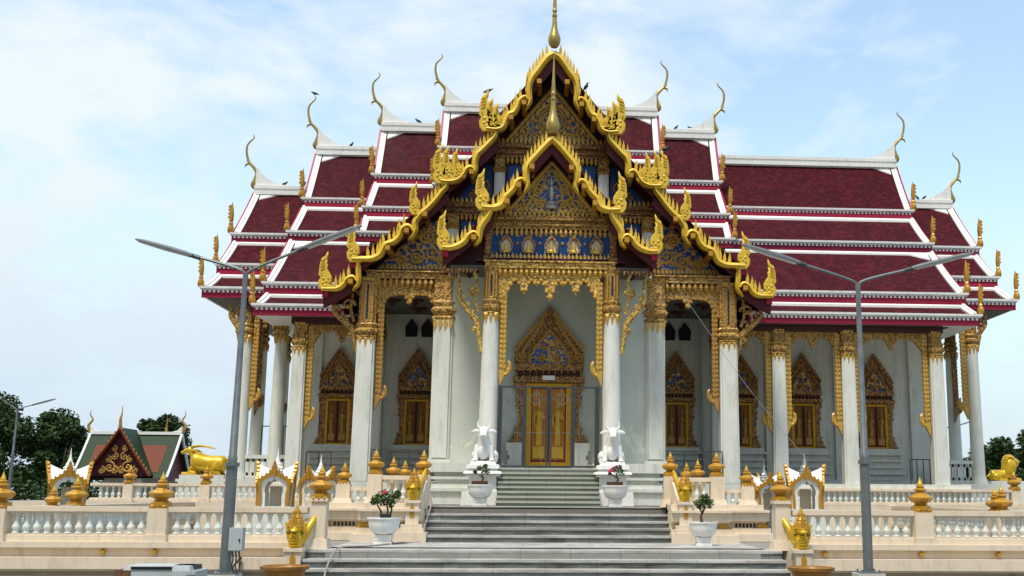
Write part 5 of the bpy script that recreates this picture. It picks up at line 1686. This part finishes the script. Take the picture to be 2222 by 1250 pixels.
b.tube(interp([(-.52, 0, .58), (-.42, 0, .58), (-.12, 0, .60), (.06, 0, .66), (.16, 0, .70)], 4), [.08, .12, .15, .17, .17, .165, .16, .158, .155, .16, .17, .19, .20, .21, .21, .20, .16], 13)
b.tube(interp([(.06, 0, .62), (.10, 0, .80), (.14, 0, .98), (.20, 0, 1.10)], 4), [.20, .215, .22, .225, .23, .23, .23, .225, .215, .20, .18, .155, .10], 13)
b.tube(interp([(.16, 0, 1.03), (.28, 0, 1.02), (.38, 0, .97), (.42, 0, .94)], 4), [.14, .145, .14, .13, .12, .11, .105, .10, .095, .09, .085, .07, .04], 11)
b.ball((.36, 0, .885), (.075, .07, .04), 8, 6)
for i in range(9):
    a = rad(60 + i * 22)
    b.ball((.12 + .13 * math.cos(a), 0, .95 + .20 * math.sin(a)), (.09, .20, .09), 8, 6)
for q in (-1, 1):
    b.ball((.14, q * .13, 1.15), (.045, .03, .05), 7, 5)
    b.tube(interp([(.14, q * .13, .62), (.16, q * .15, .50), (.20, q * .15, .45), (.42, q * .15, .435)], 3), [.10, .09, .08, .07, .065, .06, .06, .06, .062, .04], 8)
    b.ball((-.34, q * .14, .53), (.17, .10, .13), 10, 7)
    b.tube([(-.30, q * .18, .44), (-.05, q * .19, .43), (-.02, q * .19, .43)], [.06, .05, .03], 8)
b.tube(interp([(-.52, 0, .60), (-.62, 0, .52), (-.60, .1, .44), (-.40, .2, .43)], 3), .028, 6)
b.build('lion', 'statue', t, True)

# ================================================================== street lamps
def lamp(label, x, y, zb, zj, arms, r0, r1, zc, group, foot=True):
    t = thing('street_lamp', label, 'street lamp', (x, y, 0), group)
    m = MB().lathe(0, 0, [(r0, zb), (r0, zc), (r0 * 1.3, zc), (r0 * 1.3, zc + .05), (r0 * .82, zc + .05), (r0 * .82, zc + .14), (r0 * .72, zc + .15), (r1, zj)], 14)
    m.box(-r0 * 2.2, r0 * 2.2, -r0 * 2.2, r0 * 2.2, zb, zb + .02)
    for a in (-1, 1):
        for b in (-1, 1):
            m.lathe(a * r0 * 1.7, b * r0 * 1.7, [(.014, zb), (.014, zb + .05)], 6)
    m.build('pole', 'steel', t, True)
    if foot:
        MB().box(-.19, .19, -.19, .19, 0, zb, .01).build('footing', 'concrete', t)
    for dx, dz, hf in arms:
        s = 1 if dx > 0 else -1
        L_ = math.hypot(dx, dz)
        ux, uz = dx / L_, dz / L_
        e = (dx * hf, zj + dz * hf + .02)
        p = interp([(s * r1 * .4, 0, zj - .22), (s * r1 * .5, 0, zj - .04), (s * .09 + ux * .02, 0, zj + .07), (e[0], 0, e[1])], 5)
        a = MB().tube(p, r1 * .62, 8).build('arm', 'steel', t, True)
        # luminaire: long shallow tapering trough
        hw = MB()
        tip = (dx, zj + dz)
        n = 6
        vs = []
        for i in range(n + 1):
            k = i / n
            cx, cz = e[0] + (tip[0] - e[0]) * k, e[1] + (tip[1] - e[1]) * k
            w_ = (.058, .075, .078, .076, .072, .062, .030)[i] * (r1 / .033) * .95
            for (b, c) in ((-1, -.30), (-1, .1), (-.55, .50), (.55, .50), (1, .1), (1, -.30)):
                vs.append((cx - uz * c * w_ * s, b * w_, cz + abs(ux) * c * w_))
        fs = [(i * 6 + j, i * 6 + (j + 1) % 6, i * 6 + 6 + (j + 1) % 6, i * 6 + 6 + j) for i in range(n) for j in range(6)] + [tuple(range(6)), tuple(n * 6 + j for j in range(6))]
        hw.add(vs, fs)
        hd = hw.build('luminaire', 'steel', t)
        g = MB()
        vs = []
        for i, k in enumerate((.06, .5, .94)):
            cx, cz = e[0] + (tip[0] - e[0]) * k, e[1] + (tip[1] - e[1]) * k
            w_ = (.05, .062, .045)[i] * (r1 / .033) * .95
            vs += [(cx + uz * .34 * w_ * s, -w_, cz - abs(ux) * .36 * w_), (cx + uz * .34 * w_ * s, w_, cz - abs(ux) * .36 * w_), (cx + uz * .5 * w_ * s, w_ * .8, cz - abs(ux) * .62 * w_), (cx + uz * .5 * w_ * s, -w_ * .8, cz - abs(ux) * .62 * w_)]
        g.add(vs, [(i * 4 + j, i * 4 + (j + 1) % 4, i * 4 + 4 + (j + 1) % 4, i * 4 + 4 + j) for i in range(2) for j in range(4)] + [(0, 1, 2, 3), (11, 10, 9, 8)])
        g.build('lens', 'lampglass', hd)
        MB().tube([(e[0] - ux * .10, 0, e[1] - uz * .10), (e[0] + ux * .05, 0, e[1] + uz * .05)], r1 * .95, 8).build('clamp', 'steeld', hd)
    return t
gl = 'double-armed steel street lamps'
l1 = lamp('tall double-armed steel street lamp standing left of the steps', -4.22, 15.0, .52, 4.56, ((-1.53, .46, .48), (1.56, .72, .50)), .074, .033, 1.92, gl)
lamp('tall double-armed steel street lamp in front of the right balustrade', 4.40, 15.0, .55, 4.55, ((-1.66, .56, .50), (1.72, .50, .46)), .068, .033, 2.02, gl)
lamp('small distant double-armed street lamp before the trees at the far left', -21.3, 45.0, 1.0, 4.74, ((-1.35, .80, .5), (1.45, .46, .45)), .058, .034, 2.9, gl, False)
t = thing('junction_box', 'grey electrical box strapped to the left lamp post', 'electrical box', (-4.07, 14.93, .82))
MB().box(-.085, .085, -.07, .07, 0, .30).build('case', 'boxgrey', t)
MB().box(-.088, .088, -.078, -.07, .01, .29).build('door', 'boxgrey', t)
MB().box(.045, .06, -.09, -.078, .12, .16).build('latch', 'dark', t)
m = MB()
for i, (a, b) in enumerate(((-.05, -.04), (-.01, .01), (.03, -.02))):
    m.tube(interp([(a, 0, 0), (a + .02, -.02, -.10), (b, -.03, -.20), (b + .03, -.03, -.30)], 4), .011, 6)
m.build('cable', 'steeld', t)
t = thing('utility_cabinet', 'low grey-white metal cabinet with rusty left edge at the bottom left', 'cabinet', (-4.68, 14.0, 0))
MB().box(-.47, .46, -.25, .25, 0, .64).box(-.40, .40, -.25, .25, .64, .70, .02).build('case', 'boxgrey', t)
MB().box(-.30, .18, -.262, -.22, .662, .692).build('vent_slot', 'dark', t)
MB().box(-.49, -.40, -.26, .26, 0, .655).box(-.49, -.3, -.256, .26, .56, .65).build('rusty_corner', 'rust', t)
MB().box(.14, .40, -.1, .2, .65, .70).box(.22, .30, -.12, -.08, .66, .71).build('lid_clip', 'steeld', t)
MB().box(.36, .46, -.262, -.24, 0, .60).build('side_strip', 'steel', t)

# ================================================================== door gate, handrails
t = thing('metal_gate', 'thin grey steel gate with ring motifs standing before the temple door', 'gate', (0.02, 27.85, PF))
H = 2.06
xsn = (-1.24, -.63, -.02, .04, .62, 1.24)
m = MB()
for x in (-1.27, 1.27):
    m.box(x - .03, x + .03, -.03, .03, 0, H + .04)
m.build('post', 'steeld', t)
def leaf(x0, x1):
    m = MB()
    for x in (x0 + .02, x1 - .02):
        m.box(x - .027, x + .027, -.015, .015, .04, H)
    for z in (.05, H):
        m.box(x0, x1, -.014, .014, z - .022, z + .022)
    lf = m.build('gate_leaf', 'steeld', t)
    r = MB()
    cx = (x0 + x1) / 2
    r.tube([(cx + .15 * math.cos(a * PI / 10), 0, H - .30 + .15 * math.sin(a * PI / 10)) for a in range(21)], .009, 5)
    r.box(x0, cx - .15, -.006, .006, H - .306, H - .294).box(cx + .15, x1, -.006, .006, H - .306, H - .294)
    r.box(cx - .006, cx + .006, -.006, .006, H - .45, H)
    for dx in (-.05, .05):
        r.box(cx + dx - .005, cx + dx + .005, -.005, .005, H - .44, H - .16)
    r.build('ring_motif', 'steel', lf)
    k = MB()
    for x in (x0 + .16, x1 - .16):
        k.box(x - .005, x + .005, -.005, .005, .05, .0 + H - .46)
    for z in (.9,):
        k.box(x0, x1, -.006, .006, z - .006, z + .006)
    k.build('thin_bar', 'steel', lf)
for a, b in ((-1.23, -.62), (-.61, -.01), (.03, .62), (.63, 1.23)):
    leaf(a, b)
def handrail(label, x0, x1, y, z0, z1, n):
    t = thing('handrail', label, 'handrail', (x0, y, z0), 'dark steel handrails in the galleries')
    m = MB().box(0, x1 - x0, -.015, .015, z1 - z0 - .03, z1 - z0)
    for i in range(n + 1):
        x = (x1 - x0) * i / n
        m.box(x - .013, x + .013, -.013, .013, 0, z1 - z0 - .03)
    m.build('rail', 'steeld', t)
handrail('dark steel rail between the left columns beside the flank block', -4.70, -3.2, 29.7, 1.86, 2.72, 3)
handrail('dark steel rail in the bay right of the right porch wall', 3.2, 4.78, 29.7, 1.86, 2.74, 3)
handrail('short dark rail by the leftmost wing column', -6.9, -6.2, 31.9, 1.90, 2.72, 2)
handrail('short dark rail by the rightmost wing column', 10.9, 11.5, 32.4, 1.90, 2.66, 3)
handrail('tall dark rail at the left end gallery', -8.9, -7.9, 34.6, 1.95, 3.6, 3)

# ================================================================== hose, tap, bag, wires
t = MB().tube(interp([(-3.70, 18.9, .02), (-3.72, 19.3, .34), (-3.66, 19.95, LT + .03), (-3.3, 21.0, LT + .02), (-2.9, 22.4, LT + .02), (-2.56, 23.02, LT + .02), (-2.52, 23.2, .88), (-2.50, 23.9, 1.2), (-2.48, 24.3, UT + .03), (-2.40, 24.9, UT + .02)], 5), .016, 6).build('hose', 'rope', None, True)
tag(t, 'thin grey hose running up the left side of the steps', 'hose')
t = thing('garden_tap', 'small dark standpipe tap against the terrace wall left of the brown pot', 'tap', (-5.35, 19.9, 0))
MB().tube([(0, 0, 0), (0, 0, .42)], .018, 7).build('pipe', 'rust', t)
MB().tube([(-.07, 0, .36), (.05, -.06, .36)], .014, 6).lathe(0, 0, [(.03, .42), (.03, .46)], 7).box(-.2, .2, -.01, .01, .16, .18).build('valve', 'steeld', t)
def wire(name, label, pts, r=.007):
    o = MB().tube(interp(pts, 5), r, 5).build(name, 'wire')
    return tag(o, label, 'wire', 'thin wires strung from the roof')
wire('wire', 'thin pale wire slanting down from the right side of the front gable', [(2.95, 28.9, 7.9), (4.0, 28.4, 6.2), (5.1, 27.8, 4.4), (6.5, 27.0, 2.4)], .006)

# ================================================================== birds
def bird(label, x, y, z, d, s=1.0, tilt=.35):
    s *= .70
    """perched crow: tail, body, head and beak in one skin; d = facing (-1 left, 1 right)"""
    m = MB()
    ct, st = math.cos(tilt), math.sin(tilt)
    ax = [(-.22, .0, .018), (-.14, .01, .030), (-.08, .02, .052), (0, .03, .072), (.07, .03, .068), (.11, .05, .045), (.15, .07, .045), (.18, .07, .036), (.20, .06, .014), (.245, .05, .004)]
    m.tube([(d * (a * ct - b * st) * s, 0, (.10 + a * st + b * ct) * s) for a, b, r in ax], [r * s for a, b, r in ax], 8)
    for q in (-.025, .025):
        m.tube([(0, q, .06 * s), (0, q, 0)], .007, 4)
    o = m.build('crow', 'bird', None, True)
    o.location = (x, y, z)
    return tag(o, label, 'bird', 'black birds perched on the roofs')
zs = .29
bird('black bird on the leftmost, lowest ridge', -9.55, 38, 12.02 + zs, 1)
bird('black bird at the inner end of the leftmost ridge', -8.85, 38, 12.02 + zs, 1, .9, .8)
bird('black bird on the left second ridge step', -7.25, 38, 13.55 + zs, 1, .9, .7)
bird('black bird on the tip of the second horn from the left', -8.66, 38, 15.75, -1, 1, .2)
bird('black bird nearer the horn on the left third ridge step', -5.55, 38, 14.5 + zs, -1)
bird('black bird farther from the horn on the left third ridge step', -4.88, 38, 14.5 + zs, -1)
bird('large black bird on the top left naga head of the gable', -1.84, 29.5, 12.78, -1, 1.0, -.6)
bird('black bird on the right edge of the tall gable', .95, 29.5, 12.98, 1, 1.0, .9)
bird('left one of two black birds on the right upper ridge', 4.55, 38, 14.5 + zs, 1, .9, .6)
bird('right one of two black birds on the right upper ridge', 5.10, 38, 14.5 + zs, -1, .9, .2)
bird('black bird on the right triple naga head', 3.22, 29.5, 11.16, 1, 1.1, .3)
bird('left one of two black birds on the rightmost low ridge', 13.5, 38, 12.02 + zs, -1, .9, .7)
bird('right one of two black birds on the rightmost low ridge', 13.75, 38, 12.02 + zs, 1, .9, .5)

# ================================================================== distant pavilion
t = thing('pavilion', 'distant small Thai pavilion with green and orange tiled roof behind the left balustrade', 'pavilion', (-22.1, 60, 0))
gt, ot, wt_, dk, gd = MB(), MB(), MB(), MB(), MB()
X0, X1, ZR, ZE, HD = -2.35, 2.45, 4.55, 2.2, 1.9
def slope(mb, xa, xb, t0, t1, off, sg):
    P = lambda t: (sg * -HD * t, ZR + (ZE - ZR) * t - .35 * t * (1 - t) + off)
    n = 4
    vs = []
    for i in range(n + 1):
        y, z = P(t0 + (t1 - t0) * i / n)
        vs += [(xa, y, z), (xb, y, z)]
    mb.add(vs, [(2 * i, 2 * i + 1, 2 * i + 3, 2 * i + 2) for i in range(n)])
for sg in (1, -1):
    slope(gt, X0, X1, 0, 1, 0, sg)
    slope(ot, X0 + .55, X1 - .55, .24, .86, .03, sg)
for x, s in ((X0, -1), (X1, 1)):
    for sg in (1, -1):
        P = [(x, sg * -HD * k / 5, ZR + (ZE - ZR) * k / 5 - .35 * (k / 5) * (1 - k / 5) + .05) for k in range(6)]
        wt_.tube(P, .07, 6)
    dk.xprism([(-HD, ZE - .1), (0, ZR - .1), (HD, ZE - .1)], x - .08 - s * .35, x + .08 - s * .35)
    wt_.prism([(x, ZR), (x, ZR + .45), (x - s * .25, ZR + .22), (x - s * .8, ZR + .06), (x - s * .8, ZR)], -.08, .08)
    q = interp([(x + s * .02, 0, ZR + .1), (x + s * .16, 0, ZR + .45), (x - s * .04, 0, ZR + .75), (x + s * .12, 0, ZR + 1.05), (x + s * .03, 0, ZR + 1.3)], 4)
    gd.tube(q, [.10 - .095 * i / (len(q) - 1) for i in range(len(q))], 6)
wt_.box(X0, X1, -.10, .10, ZR - .02, ZR + .14)
# cross gable towards the viewer
cx, hw_, zr, ze, yf = .05, 1.68, 4.72, 2.3, -2.3
for s in (1, -1):
    n = 5
    P = [(cx + s * hw_ * k / n, zr + (ze - zr) * k / n - .3 * (k / n) * (1 - k / n)) for k in range(n + 1)]
    gt.prism([(a, b + .06) for a, b in P] + [(a, b) for a, b in reversed(P)], yf, 0)
    ot.tube([(a, yf - .02, b) for a, b in P], .075, 6)
    for i in range(12):
        k = (i + .5) / 12
        flame(gd, cx + s * hw_ * k, zr + (ze - zr) * k - .3 * k * (1 - k), yf - .06, .10, .22, .08, s, .2)
    for a_, b_, r_ in ((.45, 2.75, .28), (.85, 2.6, .2), (.2, 2.6, .2), (.3, 3.7, .16), (.55, 3.15, .18)):
        scroll(gd, cx + s * a_, b_, yf + .22, r_, 1.4, PI / 2, s, .06)
    scroll(gd, cx + s * .25, 3.30, yf + .22, .20, 1.4, PI / 2, s, .045)
dk.prism([(cx - hw_, ze), (cx, zr - .05), (cx + hw_, ze)], yf + .3, yf + .4)
q = interp([(cx, yf, zr), (cx, yf - .06, zr + .5), (cx + .03, yf, zr + .8), (cx, yf, zr + 1.2)], 4)
gd.tube(q, [.10 - .095 * i / (len(q) - 1) for i in range(len(q))], 6)
q = interp([(.9, 2.0, ZR), (.9, 2.06, ZR + .5), (.93, 2.0, ZR + .75), (.9, 2.0, ZR + 1.1)], 4)
gd.tube(q, [.09 - .085 * i / (len(q) - 1) for i in range(len(q))], 6)
rf = gt.build('roof', 'green_tile', t)
ot.build('inner_tile_field', 'orange_tile', rf)
wt_.build('white_trim', 'trim', rf)
gb_ = dk.build('gable', 'maroon', t)
for f in (gd,):
    f.build('gilded_carving', 'gilt', gb_, True)
m = MB()
for x in (-2.0, -.85 - 1.2, -.85 + 1.2, 1.0, 2.1):
    m.box(x - .13, x + .13, -1.7, -1.44, 0, 2.4)
m.box(-2.0, 2.1, 1.2, 1.4, 0, 2.4)
m.build('wall', 'white', t)

# ================================================================== trees
def tree(name, label, x, y, h, cw, seed, blobs, group, leaf=.17, n=13000, z0=None, mat='leafd'):
    t = thing(name, label, 'tree', (x, y, 0), group)
    q = random.Random(seed)
    m = MB()
    zc = h * .55
    m.tube(interp([(0, 0, -.1), (.1, .05, h * .2), (-.05, 0, h * .45), (.1, 0, h * .7)], 4), [.30 * h / 9, .28 * h / 9, .26 * h / 9, .24 * h / 9, .22 * h / 9, .2 * h / 9, .18 * h / 9, .16 * h / 9, .14 * h / 9, .12 * h / 9, .1 * h / 9, .08 * h / 9, .05 * h / 9], 8)
    C_ = []
    for i in range(blobs):
        a = q.uniform(0, 2 * PI)
        r = cw * math.sqrt(q.random()) * .78
        z = h * q.uniform(.30, .88)
        k = 1 - .55 * max(0, (z / h - .55) / .4)
        C_.append((r * k * math.cos(a), r * k * math.sin(a), z, cw * q.uniform(.22, .40)))
    for c in C_[:9]:
        m.tube(interp([(0, 0, h * .3), (c[0] * .4, c[1] * .4, h * .3 + (c[2] - h * .3) * .5), (c[0], c[1], c[2])], 3), [.09, .08, .07, .06, .05, .04, .02], 5)
    m.build('trunk', 'bark', t, True)
    f = MB()
    for i, c in enumerate(C_):
        leaf_cluster(f, c[:3], c[3], n // blobs, leaf, seed * 31 + i, .75)
    f.build('crown', mat, t)
    return t
gl, gr = 'dense trees beyond the left terrace', 'trees beyond the right end of the temple'
tree('broadleaf_tree', 'tallest dark green tree at the left edge behind the small lamp', -41.5, 84, 9.0, 4.6, 3, 26, gl)
tree('broadleaf_tree', 'dark tree immediately left of the pavilion', -36.2, 82, 7.6, 3.6, 5, 22, gl)
tree('broadleaf_tree', 'lower dark tree reaching to the pavilion roof edge', -34.3, 80, 6.5, 2.7, 8, 18, gl, n=10000)
tree('broadleaf_tree', 'tree at the left edge, fuller and farther back', -47.5, 92, 9.6, 5.0, 9, 24, gl)
tree('broadleaf_tree', 'low dark tree under the small lamp at left', -39.5, 76, 5.2, 3.8, 19, 20, gl, n=10000)
tree('broadleaf_tree', 'tree whose round top shows above the pavilion ridge', -30.6, 88, 7.9, 2.8, 11, 18, gl, n=9000)
tree('broadleaf_tree', 'small dark tree between the pavilion and the golden deer', -24.9, 78, 4.7, 2.0, 12, 14, gl, n=7000)
tree('broadleaf_tree', 'dark tree right behind the golden lion', 33.0, 80, 6.0, 2.8, 13, 20, gr, n=10000)
tree('broadleaf_tree', 'taller dark tree at the right edge of the picture', 38.2, 82, 7.2, 3.4, 14, 22, gr)
tree('broadleaf_tree', 'pale distant tree seen between the right end columns', 28.6, 90, 6.2, 2.2, 15, 14, gr, n=6000)
tree('broadleaf_tree', 'tree standing off to the right beyond the lion', 43.5, 88, 7.6, 4.0, 16, 20, gr)
def hedge(x0, x1, y, h, seed):
    f = MB()
    q = random.Random(seed)
    for i in range(int((x1 - x0) / 1.2)):
        leaf_cluster(f, (x0 + 1.2 * i + q.uniform(-.3, .3), y + q.uniform(-.6, .6), h * .5), h * .62, 420, .16, seed + i, .9)
    return f
f = hedge(-62, -24, 74, 2.3, 70)
f2 = hedge(24, 50, 74, 2.3, 170)
f.add(f2.v, f2.f)
o = f.build('shrubbery', 'leafd')
tag(o, 'dark shrubbery massed along the ground beyond the terraces', 'shrubs', None, 'stuff')
t = lamp('distant lamp post whose arm shows between the right end columns', 28.5, 75.0, .2, 6.3, ((-1.2, -.15, .4), (1.2, .4, .4)), .09, .05, 2.4, 'double-armed steel street lamps', False)
